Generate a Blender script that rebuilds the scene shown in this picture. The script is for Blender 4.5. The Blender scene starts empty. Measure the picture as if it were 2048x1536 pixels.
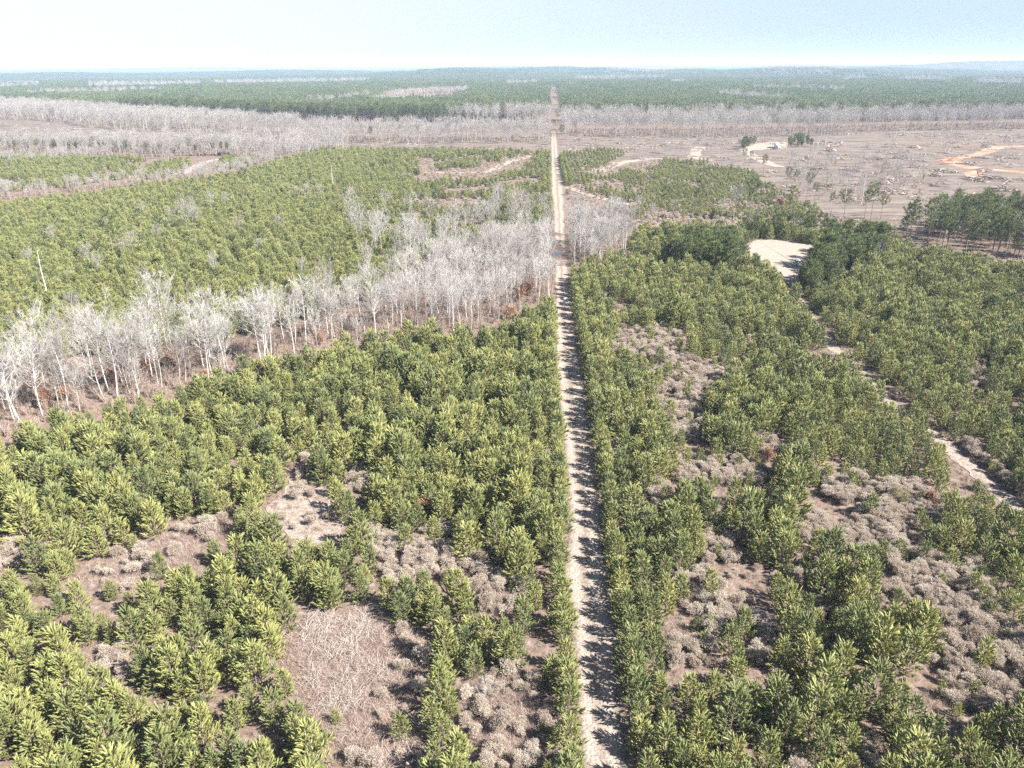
import bpy, math, random
import numpy as np
from mathutils import Vector, Matrix

R = math.radians
rng = np.random.default_rng(7)
sc = bpy.context.scene
COL = sc.collection

# ------------------------------------------------------------------ camera
CAM_H, PITCH, ROLL, FPX = 60.0, R(22.3), R(0.25), 1558.0      # FPX: focal length in pixels of a 2048 wide picture
RIGHT = np.array([1.0, 0, 0])
FWD = np.array([0, math.cos(PITCH), -math.sin(PITCH)])
UPV = np.array([0, math.sin(PITCH), math.cos(PITCH)])
RX = math.cos(ROLL) * RIGHT - math.sin(ROLL) * UPV
UX = math.sin(ROLL) * RIGHT + math.cos(ROLL) * UPV
cam_d = bpy.data.cameras.new("camera")
cam = bpy.data.objects.new("camera", cam_d)
COL.objects.link(cam)
cam_d.sensor_width = 36.0
cam_d.lens = 36.0 * FPX / 2048.0
cam_d.clip_start = 0.5
cam_d.clip_end = 80000.0
m = Matrix.Identity(4)
for i in range(3):
    m[i][0], m[i][1], m[i][2] = RX[i], UX[i], -FWD[i]
m[2][3] = CAM_H
cam.matrix_world = m
sc.camera = cam

# ------------------------------------------------------------------ light
SUN_AZ, SUN_EL = R(118), R(43)                                  # azimuth clockwise from +Y (the way we look)
to_sun = Vector((math.sin(SUN_AZ) * math.cos(SUN_EL), math.cos(SUN_AZ) * math.cos(SUN_EL), math.sin(SUN_EL)))
sd = bpy.data.lights.new("sun", 'SUN')
sd.energy = 5.0
sd.angle = R(0.5)
sd.color = (1.0, 0.955, 0.89)
sun = bpy.data.objects.new("sun", sd)
COL.objects.link(sun)
sun.location = (0, 0, 400)
sun.rotation_euler = (-to_sun).to_track_quat('-Z', 'Y').to_euler()

w = bpy.data.worlds.new("World")
sc.world = w
w.use_nodes = True
nt = w.node_tree
nt.nodes.clear()
o_ = nt.nodes.new('ShaderNodeOutputWorld')
bg = nt.nodes.new('ShaderNodeBackground')
sky = nt.nodes.new('ShaderNodeTexSky')
sky.sky_type = 'NISHITA'
sky.sun_disc = False
sky.sun_elevation = SUN_EL
sky.sun_rotation = SUN_AZ
sky.altitude = 100
sky.air_density = 1.0
sky.dust_density = 0.5
sky.ozone_density = 1.5
bg.inputs['Strength'].default_value = 0.05
# thin milky high cloud in the sky over the left of the view
tc = nt.nodes.new('ShaderNodeTexCoord')
sx = nt.nodes.new('ShaderNodeSeparateXYZ')
mr = nt.nodes.new('ShaderNodeMapRange')
mr.interpolation_type = 'SMOOTHSTEP'
mr.inputs['From Min'].default_value = 0.5
mr.inputs['From Max'].default_value = -0.52
mx = nt.nodes.new('ShaderNodeMix')
mx.data_type = 'RGBA'
mx.inputs['B'].default_value = (5.2, 5.4, 5.5, 1)
nt.links.new(tc.outputs['Generated'], sx.inputs[0])
nt.links.new(sx.outputs['X'], mr.inputs['Value'])
mz = nt.nodes.new('ShaderNodeMapRange')                          # the cloud lies low over the horizon
mz.interpolation_type = 'SMOOTHSTEP'
mz.inputs['From Min'].default_value = 0.34
mz.inputs['From Max'].default_value = 0.05
mm_ = nt.nodes.new('ShaderNodeMath')
mm_.operation = 'MULTIPLY'
nt.links.new(sx.outputs['Z'], mz.inputs['Value'])
nt.links.new(mr.outputs[0], mm_.inputs[0])
nt.links.new(mz.outputs[0], mm_.inputs[1])
nt.links.new(mm_.outputs[0], mx.inputs['Factor'])
hz_ = nt.nodes.new('ShaderNodeMapRange')                         # pale blue humid air low in the sky
hz_.inputs['From Min'].default_value = 0.30
hz_.inputs['From Max'].default_value = 0.0
hm = nt.nodes.new('ShaderNodeMix')
hm.data_type = 'RGBA'
hm.inputs['B'].default_value = (2.85, 3.72, 5.0, 1)
nt.links.new(sx.outputs['Z'], hz_.inputs['Value'])
nt.links.new(hz_.outputs[0], hm.inputs['Factor'])
nt.links.new(sky.outputs[0], hm.inputs['A'])
nt.links.new(hm.outputs['Result'], mx.inputs['A'])
nt.links.new(mx.outputs['Result'], bg.inputs['Color'])
nt.links.new(bg.outputs[0], o_.inputs['Surface'])

vs = sc.view_settings
vs.view_transform = 'Standard'
vs.look = 'None'
vs.exposure = 1.9
vs.gamma = 1.0
vs.use_curve_mapping = False
cy = sc.cycles
cy.use_denoising = False
cy.adaptive_min_samples = 96
cy.max_bounces = 6
cy.diffuse_bounces = 3
cy.glossy_bounces = 2
cy.transmission_bounces = 3
cy.volume_bounces = 0
cy.transparent_max_bounces = 6


# ------------------------------------------------------------------ projection helpers (2048 x 1536 picture pixels <-> ground)
def proj(x, y, z):
    v = np.stack(np.broadcast_arrays(np.asarray(x, float), np.asarray(y, float), np.asarray(z, float) - CAM_H), -1)
    d = np.maximum(v @ FWD, 0.1)
    return 1024 + FPX * (v @ RX) / d, 768 - FPX * (v @ UX) / d


def G(px, py, z=0.0):
    a, b = (px - 1024) / FPX, (768 - py) / FPX
    d = FWD + a * RX + b * UX
    t = (z - CAM_H) / min(d[2], -0.0015)
    return d[0] * t, d[1] * t


def GP(pts, z=0.0):
    return np.array([G(p[0], p[1], z) for p in pts])


def inside(poly, x, y):
    x = np.asarray(x, float)
    y = np.asarray(y, float)
    c = np.zeros(x.shape, bool)
    n = len(poly)
    for i in range(n):
        x0, y0 = poly[i]
        x1, y1 = poly[(i + 1) % n]
        if y0 == y1:
            continue
        k = ((y0 > y) != (y1 > y)) & (x < (x1 - x0) * (y - y0) / (y1 - y0) + x0)
        c ^= k
    return c


def smooth(a, b, v):
    t = np.clip((np.asarray(v, float) - a) / (b - a), 0, 1)
    return t * t * (3 - 2 * t)


def vnoise(x, y, s, seed=0):
    """smooth value noise 0..1 at wavelength s"""
    x = np.asarray(x, float) / s + 1000.0
    y = np.asarray(y, float) / s + 1000.0
    xi, yi = np.floor(x).astype(np.int64), np.floor(y).astype(np.int64)
    fx, fy = x - xi, y - yi
    fx, fy = fx * fx * (3 - 2 * fx), fy * fy * (3 - 2 * fy)

    def h(a, b):
        v = (a * 374761393 + b * 668265263 + seed * 974634777) & 0xFFFFFFFF
        v = ((v ^ (v >> 13)) * 1274126177) & 0xFFFFFFFF
        return ((v ^ (v >> 16)) & 0xFFFF) / 65535.0
    return (h(xi, yi) * (1 - fx) + h(xi + 1, yi) * fx) * (1 - fy) + (h(xi, yi + 1) * (1 - fx) + h(xi + 1, yi + 1) * fx) * fy


HILLS = []   # (x, y, height, rx, ry)
for px, py, hh, rx, ry in [(1590, 156, 34, 330, 420), (900, 157, 26, 330, 500), (1250, 150, 30, 800, 700), (560, 152, 22, 600, 600), (120, 158, 18, 500, 400),
                           (1780, 150, 24, 500, 500), (400, 142, 30, 1200, 900), (1100, 141, 26, 1500, 900), (1700, 141, 28, 1300, 900)]:
    gx, gy = G(px, py)
    HILLS.append((gx, gy, hh, rx, ry))


def H(x, y):
    x = np.asarray(x, float)
    y = np.asarray(y, float)
    d = np.hypot(x, y)
    f = smooth(1500, 5000, d)
    z = f * 18 * (vnoise(x, y, 1700, 3) - 0.5) + f * 9 * (vnoise(x, y, 700, 5) - 0.5)
    for gx, gy, hh, rx, ry in HILLS:
        z = z + hh * np.exp(-((x - gx) / rx) ** 2 - ((y - gy) / ry) ** 2)
    return z * smooth(1350, 2100, d)


# ------------------------------------------------------------------ materials
def new_mat(name):
    mt = bpy.data.materials.new(name)
    mt.use_nodes = True
    n = mt.node_tree
    n.nodes.clear()
    return mt, n


def N(n, typ, **kw):
    nd = n.nodes.new(typ)
    for k, v in kw.items():
        nd.inputs[k].default_value = v
    return nd


def ramp(n, fac, stops):
    r = n.nodes.new('ShaderNodeValToRGB')
    e = r.color_ramp.elements
    while len(e) < len(stops):
        e.new(0.5)
    for k, (p, c) in zip(e, stops):
        k.position = p
        k.color = (*c, 1)
    n.links.new(fac, r.inputs[0])
    return r.outputs[0]


def foliage_mat(name, stops, trans=0.25, noise=1.2, vary=0.35):
    """leaf material: colour differs from tree to tree (object random) and from spray to spray (world noise)"""
    mt, n = new_mat(name)
    out = n.nodes.new('ShaderNodeOutputMaterial')
    oi = n.nodes.new('ShaderNodeObjectInfo')
    ge = n.nodes.new('ShaderNodeNewGeometry')
    nz = N(n, 'ShaderNodeTexNoise', Scale=noise, Detail=2.0)
    n.links.new(ge.outputs['Position'], nz.inputs['Vector'])
    ma = n.nodes.new('ShaderNodeMath')
    ma.operation = 'MULTIPLY_ADD'
    n.links.new(nz.outputs[0], ma.inputs[0])
    ma.inputs[1].default_value = vary * 2
    mb = n.nodes.new('ShaderNodeMath')
    mb.operation = 'MULTIPLY_ADD'
    n.links.new(oi.outputs['Random'], mb.inputs[0])
    mb.inputs[1].default_value = 1 - vary
    mb.inputs[2].default_value = -vary * 0.5
    n.links.new(mb.outputs[0], ma.inputs[2])
    c = ramp(n, ma.outputs[0], stops)
    df = N(n, 'ShaderNodeBsdfPrincipled', Roughness=0.5)
    df.inputs['Specular IOR Level'].default_value = 0.5 if trans > 0.2 else 0.15
    tr = n.nodes.new('ShaderNodeBsdfTranslucent')
    mx = N(n, 'ShaderNodeMixShader', Fac=trans)
    n.links.new(c, df.inputs[0])
    n.links.new(c, tr.inputs[0])
    n.links.new(df.outputs[0], mx.inputs[1])
    n.links.new(tr.outputs[0], mx.inputs[2])
    n.links.new(mx.outputs[0], out.inputs[0])
    return mt


SOIL = 0.56


def soil_mat(name, layers, bump=0.3, rough=1.0, stretch=None, tone=None, worn=False):
    """layers: list of (scale, detail, ramp stops); layer i is mixed over with its own noise"""
    mt, n = new_mat(name)
    out = n.nodes.new('ShaderNodeOutputMaterial')
    ge = n.nodes.new('ShaderNodeNewGeometry')
    vec = ge.outputs['Position']
    if stretch:
        mp = n.nodes.new('ShaderNodeMapping')
        mp.inputs['Scale'].default_value = stretch
        n.links.new(vec, mp.inputs['Vector'])
        vec = mp.outputs[0]
    cur = None
    for i, (scale, detail, stops, (lo, hi)) in enumerate(layers):
        nz = N(n, 'ShaderNodeTexNoise', Scale=scale, Detail=detail, Roughness=0.65)
        n.links.new(vec, nz.inputs['Vector'])
        c = ramp(n, nz.outputs[0], [(p_, tuple(v_ * (tone or SOIL) for v_ in c_)) for p_, c_ in stops])
        if cur is None:
            cur = c
        else:
            k = N(n, 'ShaderNodeTexNoise', Scale=scale * 0.37, Detail=4.0)
            mp2 = n.nodes.new('ShaderNodeMapping')
            mp2.inputs['Location'].default_value = (13.1 * i, 7.7 * i, 3)
            n.links.new(vec, mp2.inputs['Vector'])
            n.links.new(mp2.outputs[0], k.inputs['Vector'])
            r = n.nodes.new('ShaderNodeMapRange')
            r.inputs['From Min'].default_value = lo
            r.inputs['From Max'].default_value = hi
            n.links.new(k.outputs[0], r.inputs['Value'])
            mx = n.nodes.new('ShaderNodeMix')
            mx.data_type = 'RGBA'
            n.links.new(r.outputs[0], mx.inputs['Factor'])
            n.links.new(cur, mx.inputs['A'])
            n.links.new(c, mx.inputs['B'])
            cur = mx.outputs['Result']
    if worn:                                        # loose dirt and dead grass between and beside the wheel tracks
        at = n.nodes.new('ShaderNodeAttribute')
        at.attribute_name = 'across'
        wn = N(n, 'ShaderNodeTexNoise', Scale=1.3, Detail=6.0)
        n.links.new(ge.outputs['Position'], wn.inputs['Vector'])
        ad = n.nodes.new('ShaderNodeMath')
        ad.operation = 'MULTIPLY_ADD'
        ad.inputs[1].default_value = 0.16
        n.links.new(wn.outputs[0], ad.inputs[0])
        n.links.new(at.outputs['Fac'], ad.inputs[2])
        wr = ramp(n, ad.outputs[0], [(0.10, (0.60,) * 3), (0.22, (1.0,) * 3), (0.30, (1.12,) * 3), (0.40, (1.0,) * 3), (0.50, (0.74,) * 3), (0.58, (0.74,) * 3), (0.66, (1.0,) * 3), (0.76, (1.12,) * 3), (0.86, (0.95,) * 3), (0.98, (0.60,) * 3)])
        wm = n.nodes.new('ShaderNodeMix')
        wm.data_type = 'RGBA'
        wm.blend_type = 'MULTIPLY'
        wm.inputs['Factor'].default_value = 1.0
        n.links.new(cur, wm.inputs['A'])
        n.links.new(wr, wm.inputs['B'])
        cur = wm.outputs['Result']
    bs = n.nodes.new('ShaderNodeBsdfDiffuse')
    n.links.new(cur, bs.inputs['Color'])
    if bump:
        bz = N(n, 'ShaderNodeTexNoise', Scale=layers[0][0] * 3, Detail=5.0)
        n.links.new(ge.outputs['Position'], bz.inputs['Vector'])
        bp = N(n, 'ShaderNodeBump', Strength=bump, Distance=0.25)
        n.links.new(bz.outputs[0], bp.inputs['Height'])
        n.links.new(bp.outputs[0], bs.inputs['Normal'])
    n.links.new(bs.outputs[0], out.inputs[0])
    return mt


def plain_mat(name, col, rough=0.7, var=0.25, scale=6.0, metallic=0.0):
    mt, n = new_mat(name)
    out = n.nodes.new('ShaderNodeOutputMaterial')
    tcn = n.nodes.new('ShaderNodeTexCoord')
    nz = N(n, 'ShaderNodeTexNoise', Scale=scale, Detail=4.0)
    n.links.new(tcn.outputs['Object'], nz.inputs['Vector'])
    c = ramp(n, nz.outputs[0], [(0.3, tuple(v * (1 - var) for v in col)), (0.7, tuple(min(1, v * (1 + var)) for v in col))])
    bs = N(n, 'ShaderNodeBsdfPrincipled', Roughness=rough, Metallic=metallic)
    n.links.new(c, bs.inputs['Base Color'])
    n.links.new(bs.outputs[0], out.inputs[0])
    return mt


M = {}
M['young_needle'] = foliage_mat('young_needle', [(0.0, (0.105, 0.138, 0.060)), (0.35, (0.200, 0.218, 0.080)), (0.7, (0.275, 0.285, 0.097)), (1.0, (0.340, 0.318, 0.112))], 0.22, 0.5, 0.4)
M['dark_needle'] = foliage_mat('dark_needle', [(0.0, (0.075, 0.105, 0.042)), (0.5, (0.130, 0.160, 0.055)), (1.0, (0.185, 0.205, 0.065))], 0.25, 0.25, 0.4)
M['far_needle'] = foliage_mat('far_needle', [(0.0, (0.075, 0.110, 0.052)), (0.5, (0.130, 0.165, 0.066)), (1.0, (0.190, 0.210, 0.078))], 0.25, 0.02, 0.4)
M['distant_needle'] = foliage_mat('distant_needle', [(0.0, (0.030, 0.048, 0.034)), (1.0, (0.060, 0.078, 0.050))], 0.1, 0.004)  # far crowns' self-shadow is put into this darker needle colour
M['distant_twig'] = foliage_mat('distant_twig', [(0.0, (0.085, 0.080, 0.078)), (1.0, (0.15, 0.14, 0.135))], 0.1, 0.004)
M['dead_needle'] = foliage_mat('dead_needle', [(0.0, (0.20, 0.11, 0.07)), (1.0, (0.33, 0.20, 0.13))], 0.2, 1.0)
M['pine_bark'] = foliage_mat('pine_bark', [(0.0, (0.13, 0.095, 0.075)), (1.0, (0.24, 0.19, 0.155))], 0.0, 1.5)
M['pale_bark'] = foliage_mat('pale_bark', [(0.0, (0.24, 0.215, 0.19)), (0.5, (0.48, 0.455, 0.42)), (1.0, (0.64, 0.61, 0.57))], 0.0, 0.6)
M['twig'] = foliage_mat('twig', [(0.0, (0.25, 0.225, 0.205)), (0.5, (0.43, 0.405, 0.38)), (1.0, (0.54, 0.515, 0.49))], 0.15, 0.3)
M['far_twig'] = foliage_mat('far_twig', [(0.0, (0.27, 0.245, 0.225)), (1.0, (0.42, 0.395, 0.375))], 0.1, 0.05)
M['mauve_twig'] = foliage_mat('mauve_twig', [(0.0, (0.25, 0.185, 0.155)), (1.0, (0.43, 0.35, 0.30))], 0.1, 0.5)
M['shrub_seed'] = foliage_mat('shrub_seed', [(0.0, (0.34, 0.265, 0.21)), (0.5, (0.49, 0.42, 0.35)), (1.0, (0.60, 0.54, 0.46))], 0.35, 0.8, 0.45)
M['straw'] = foliage_mat('straw', [(0.0, (0.22, 0.155, 0.125)), (0.5, (0.33, 0.255, 0.205)), (1.0, (0.43, 0.355, 0.29))], 0.2, 0.6)
M['brown_leaf'] = foliage_mat('brown_leaf', [(0.0, (0.22, 0.11, 0.065)), (1.0, (0.40, 0.25, 0.17))], 0.3, 1.0)
M['bleached'] = foliage_mat('bleached', [(0.0, (0.24, 0.195, 0.17)), (1.0, (0.54, 0.48, 0.43))], 0.0, 1.0)

M['litter'] = soil_mat('litter', [
    (0.9, 8, [(0.32, (0.14, 0.095, 0.075)), (0.5, (0.29, 0.22, 0.18)), (0.68, (0.45, 0.365, 0.305))], (0, 1)),
    (2.2, 6, [(0.3, (0.18, 0.12, 0.09)), (0.7, (0.36, 0.275, 0.225))], (0.42, 0.6)),
    (0.012, 8, [(0.30, (0.15, 0.16, 0.085)), (0.5, (0.32, 0.27, 0.22)), (0.65, (0.40, 0.35, 0.29))], (0.70, 0.9)),
], 0.6)
M['road_dirt'] = soil_mat('road_dirt', [
    (1.1, 9, [(0.30, (0.36, 0.275, 0.215)), (0.5, (0.49, 0.395, 0.325)), (0.7, (0.58, 0.49, 0.415))], (0, 1)),
    (0.45, 8, [(0.35, (0.42, 0.24, 0.165)), (0.65, (0.52, 0.39, 0.31))], (0.54, 0.68)),
    (7.0, 6, [(0.35, (0.40, 0.32, 0.265)), (0.65, (0.64, 0.55, 0.475))], (0.44, 0.58)),
    (2.6, 7, [(0.38, (0.30, 0.23, 0.19)), (0.6, (0.60, 0.52, 0.455))], (0.52, 0.66)),
], 0.9, stretch=(0.7, 1.1, 1.0), worn=True)
M['sand'] = soil_mat('sand', [
    (0.5, 8, [(0.3, (0.38, 0.31, 0.25)), (0.6, (0.53, 0.455, 0.385))], (0, 1)),
    (1.7, 7, [(0.35, (0.30, 0.23, 0.18)), (0.65, (0.56, 0.48, 0.41))], (0.46, 0.60)),
    (5.0, 6, [(0.35, (0.34, 0.27, 0.22)), (0.65, (0.66, 0.58, 0.50))], (0.50, 0.60)),
], 0.6)
M['pale_soil'] = soil_mat('pale_soil', [
    (0.8, 8, [(0.32, (0.32, 0.245, 0.20)), (0.6, (0.54, 0.455, 0.39))], (0, 1)),
    (2.4, 7, [(0.35, (0.24, 0.175, 0.145)), (0.65, (0.50, 0.42, 0.36))], (0.44, 0.58)),
    (6.0, 6, [(0.35, (0.30, 0.23, 0.19)), (0.65, (0.60, 0.52, 0.45))], (0.50, 0.60)),
], 0.8)
M['red_clay'] = soil_mat('red_clay', [
    (0.15, 8, [(0.3, (0.60, 0.185, 0.085)), (0.6, (0.62, 0.31, 0.19))], (0, 1)),
    (0.3, 7, [(0.35, (0.46, 0.34, 0.26)), (0.65, (0.58, 0.46, 0.36))], (0.45, 0.6)),
], 0.3)
M['cut_ground'] = soil_mat('cut_ground', [
    (0.10, 10, [(0.34, (0.20, 0.16, 0.135)), (0.5, (0.32, 0.265, 0.225)), (0.64, (0.43, 0.37, 0.31))], (0, 1)),
    (0.35, 8, [(0.38, (0.13, 0.10, 0.09)), (0.5, (0.30, 0.24, 0.215)), (0.62, (0.46, 0.39, 0.345))], (0.46, 0.58)),
    (0.05, 8, [(0.35, (0.30, 0.21, 0.155)), (0.65, (0.42, 0.34, 0.275))], (0.56, 0.68)),
], 0.5, stretch=(0.3, 1.2, 1.0), tone=0.45)
M['bramble_soil'] = soil_mat('bramble_soil', [
    (1.6, 9, [(0.3, (0.19, 0.125, 0.105)), (0.5, (0.33, 0.245, 0.21)), (0.7, (0.46, 0.375, 0.325))], (0, 1)),
    (4.0, 6, [(0.35, (0.20, 0.13, 0.11)), (0.65, (0.42, 0.34, 0.29))], (0.45, 0.6)),
], 0.7)
M['pasture'] = soil_mat('pasture', [
    (0.0016, 6, [(0.32, (0.10, 0.115, 0.06)), (0.47, (0.22, 0.20, 0.14)), (0.6, (0.42, 0.38, 0.31))], (0, 1)),
    (0.006, 6, [(0.38, (0.09, 0.11, 0.055)), (0.6, (0.36, 0.33, 0.27))], (0.45, 0.6)),
], 0, tone=0.42)
M['white_paint'] = plain_mat('white_paint', (0.78, 0.79, 0.78), 0.5, 0.06)
M['pale_blue'] = plain_mat('pale_blue', (0.42, 0.50, 0.53), 0.6, 0.15)
M['dark_steel'] = plain_mat('dark_steel', (0.06, 0.06, 0.06), 0.5, 0.3)
M['galvanised'] = plain_mat('galvanised', (0.45, 0.45, 0.44), 0.45, 0.15, metallic=0.4)
M['dark_glass'] = plain_mat('dark_glass', (0.02, 0.025, 0.03), 0.15, 0.1)
M['rubber'] = plain_mat('rubber', (0.025, 0.025, 0.025), 0.85, 0.2)
M['post_paint'] = plain_mat('post_paint', (0.80, 0.74, 0.50), 0.6, 0.1)
mt, n = new_mat('water')
bs = N(n, 'ShaderNodeBsdfPrincipled', Roughness=0.06)
bs.inputs['Base Color'].default_value = (0.05, 0.055, 0.05, 1)
nz = N(n, 'ShaderNodeTexNoise', Scale=1.5)
bp = N(n, 'ShaderNodeBump', Strength=0.05)
oo = n.nodes.new('ShaderNodeOutputMaterial')
n.links.new(nz.outputs[0], bp.inputs['Height'])
n.links.new(bp.outputs[0], bs.inputs['Normal'])
n.links.new(bs.outputs[0], oo.inputs[0])
M['water'] = mt


# ------------------------------------------------------------------ mesh building
class Geo:
    def __init__(s):
        s.v, s.f, s.m, s.n = [], [], [], 0

    def add(s, v, f, mi=0):
        v = np.asarray(v, np.float32).reshape(-1, 3)
        f = np.asarray(f, np.int32).reshape(-1, 3) + s.n
        s.v.append(v)
        s.f.append(f)
        s.m.append(np.full(len(f), mi, np.int32))
        s.n += len(v)

    def mesh(s, name, mats):
        v, f, mi = np.concatenate(s.v), np.concatenate(s.f), np.concatenate(s.m)
        me = bpy.data.meshes.new(name)
        me.vertices.add(len(v))
        me.vertices.foreach_set('co', v.ravel())
        me.loops.add(len(f) * 3)
        me.loops.foreach_set('vertex_index', f.ravel())
        me.polygons.add(len(f))
        me.polygons.foreach_set('loop_start', np.arange(0, len(f) * 3, 3, dtype=np.int32))
        me.polygons.foreach_set('material_index', mi)
        me.update(calc_edges=True)
        for k in mats:
            me.materials.append(M[k])
        return me

    def merge(s, other, mi_shift=0, mat=None):
        for v, f, mm in zip(other.v, other.f, other.m):
            vv = v if mat is None else v @ mat[:3, :3].T + mat[:3, 3]
            s.v.append(np.asarray(vv, np.float32))
            s.m.append(mm + mi_shift)
        off = s.n
        for f in other.f:
            s.f.append(f + off)
        s.n += other.n


def unit(v):
    v = np.asarray(v, float)
    return v / np.maximum(np.linalg.norm(v, axis=-1, keepdims=True), 1e-9)


def perp_frame(d):
    a = np.where(np.abs(d[..., 2:3]) < 0.9, np.array([0, 0, 1.0]), np.array([1.0, 0, 0]))
    u = unit(np.cross(d, a))
    return u, np.cross(d, u)


def tube(g, pts, rad, sides=5, mi=0, cap=False):
    pts = np.asarray(pts, float)
    rad = np.asarray(rad, float)
    k = len(pts)
    tan = unit(np.gradient(pts, axis=0))
    ref = np.array([1.0, 0, 0]) if abs(tan[0][0]) < 0.8 else np.array([0, 1.0, 0])
    u = unit(ref - (tan @ ref)[:, None] * tan)
    v = np.cross(tan, u)
    an = np.arange(sides) * 2 * math.pi / sides
    ring = pts[:, None] + rad[:, None, None] * (np.cos(an)[None, :, None] * u[:, None] + np.sin(an)[None, :, None] * v[:, None])
    f = []
    for i in range(k - 1):
        for j in range(sides):
            a, b = i * sides + j, i * sides + (j + 1) % sides
            f += [(a, b, a + sides), (b, b + sides, a + sides)]
    if cap:
        for j in range(1, sides - 1):
            f.append(((k - 1) * sides, (k - 1) * sides + j, (k - 1) * sides + j + 1))
            f.append((0, j + 1, j))
    g.add(ring.reshape(-1, 3), f, mi)


def slivers(g, base, tip, width, mi=0):
    """thin triangles from base to tip, each turned at random round its own length"""
    base, tip = np.asarray(base, float), np.asarray(tip, float)
    d = unit(tip - base)
    u, v = perp_frame(d)
    an = rng.uniform(0, math.pi, (len(base), 1))
    s = (u * np.cos(an) + v * np.sin(an)) * (np.asarray(width, float).reshape(-1, 1) * 0.5)
    vv = np.stack([base - s, base + s, tip], 1).reshape(-1, 3)
    g.add(vv, np.arange(len(vv)).reshape(-1, 3), mi)


def brush(g, base, d, length, nb, bl, bw, mi=0, th0=0.95, th1=0.45, s0=0.0):
    """bottle-brush shoots: NB needle sprays round each axis (base, d, length)"""
    base, d = np.asarray(base, float), unit(d)
    k = len(base)
    length = np.broadcast_to(np.asarray(length, float), (k,))
    s = rng.uniform(s0, 1.0, (k, nb))
    an = rng.uniform(0, 2 * math.pi, (k, nb))
    u, v = perp_frame(d)
    th = th0 + (th1 - th0) * s + rng.normal(0, 0.12, (k, nb))
    rad = u[:, None] * np.cos(an)[..., None] + v[:, None] * np.sin(an)[..., None]
    bd = d[:, None] * np.cos(th)[..., None] + rad * np.sin(th)[..., None]
    p0 = base[:, None] + d[:, None] * (s * length[:, None])[..., None]
    L = bl * rng.uniform(0.7, 1.25, (k, nb))
    p1 = p0 + bd * L[..., None]
    slivers(g, p0.reshape(-1, 3), p1.reshape(-1, 3), np.full(k * nb, bw) * rng.uniform(0.7, 1.3, k * nb), mi)


def plumes(g, base, d, length, rad, mi=0, sides=5):
    """solid tapering needle plumes, slightly ragged, one per shoot"""
    base, d = np.asarray(base, float), unit(d)
    k = len(base)
    u, v = perp_frame(d)
    prof = [(0.0, 0.25), (0.22, 0.85), (0.62, 1.0), (0.88, 0.62)]
    an = np.arange(sides) * 2 * math.pi / sides
    ph = rng.uniform(0, 6.28, (k, 1))
    bend = rng.normal(0, 0.05, (k, 3)) + np.array([0, 0, 0.10])
    rings = []
    for t, w_ in prof:
        r_ = rad[:, None] * w_ * rng.uniform(0.62, 1.3, (k, sides))
        tt = t + rng.normal(0, 0.05, (k, sides))
        c = base[:, None] + d[:, None] * (tt * length[:, None])[..., None] + bend[:, None] * (tt ** 2)[..., None]
        rings.append(c + u[:, None] * (np.cos(an + ph) * r_)[..., None] + v[:, None] * (np.sin(an + ph) * r_)[..., None])
    tip = (base + d * length[:, None] + bend)[:, None]
    V = np.concatenate(rings + [tip], 1)
    f = []
    for i in range(3):
        for j in range(sides):
            a, b = i * sides + j, i * sides + (j + 1) % sides
            f += [(a, b, a + sides), (b, b + sides, a + sides)]
    for j in range(sides):
        f.append((3 * sides + j, 3 * sides + (j + 1) % sides, 4 * sides))
    f = np.array(f)
    nv = 4 * sides + 1
    F = (f[None] + (np.arange(k) * nv)[:, None, None]).reshape(-1, 3)
    g.add(V.reshape(-1, 3), F, mi)


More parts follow.
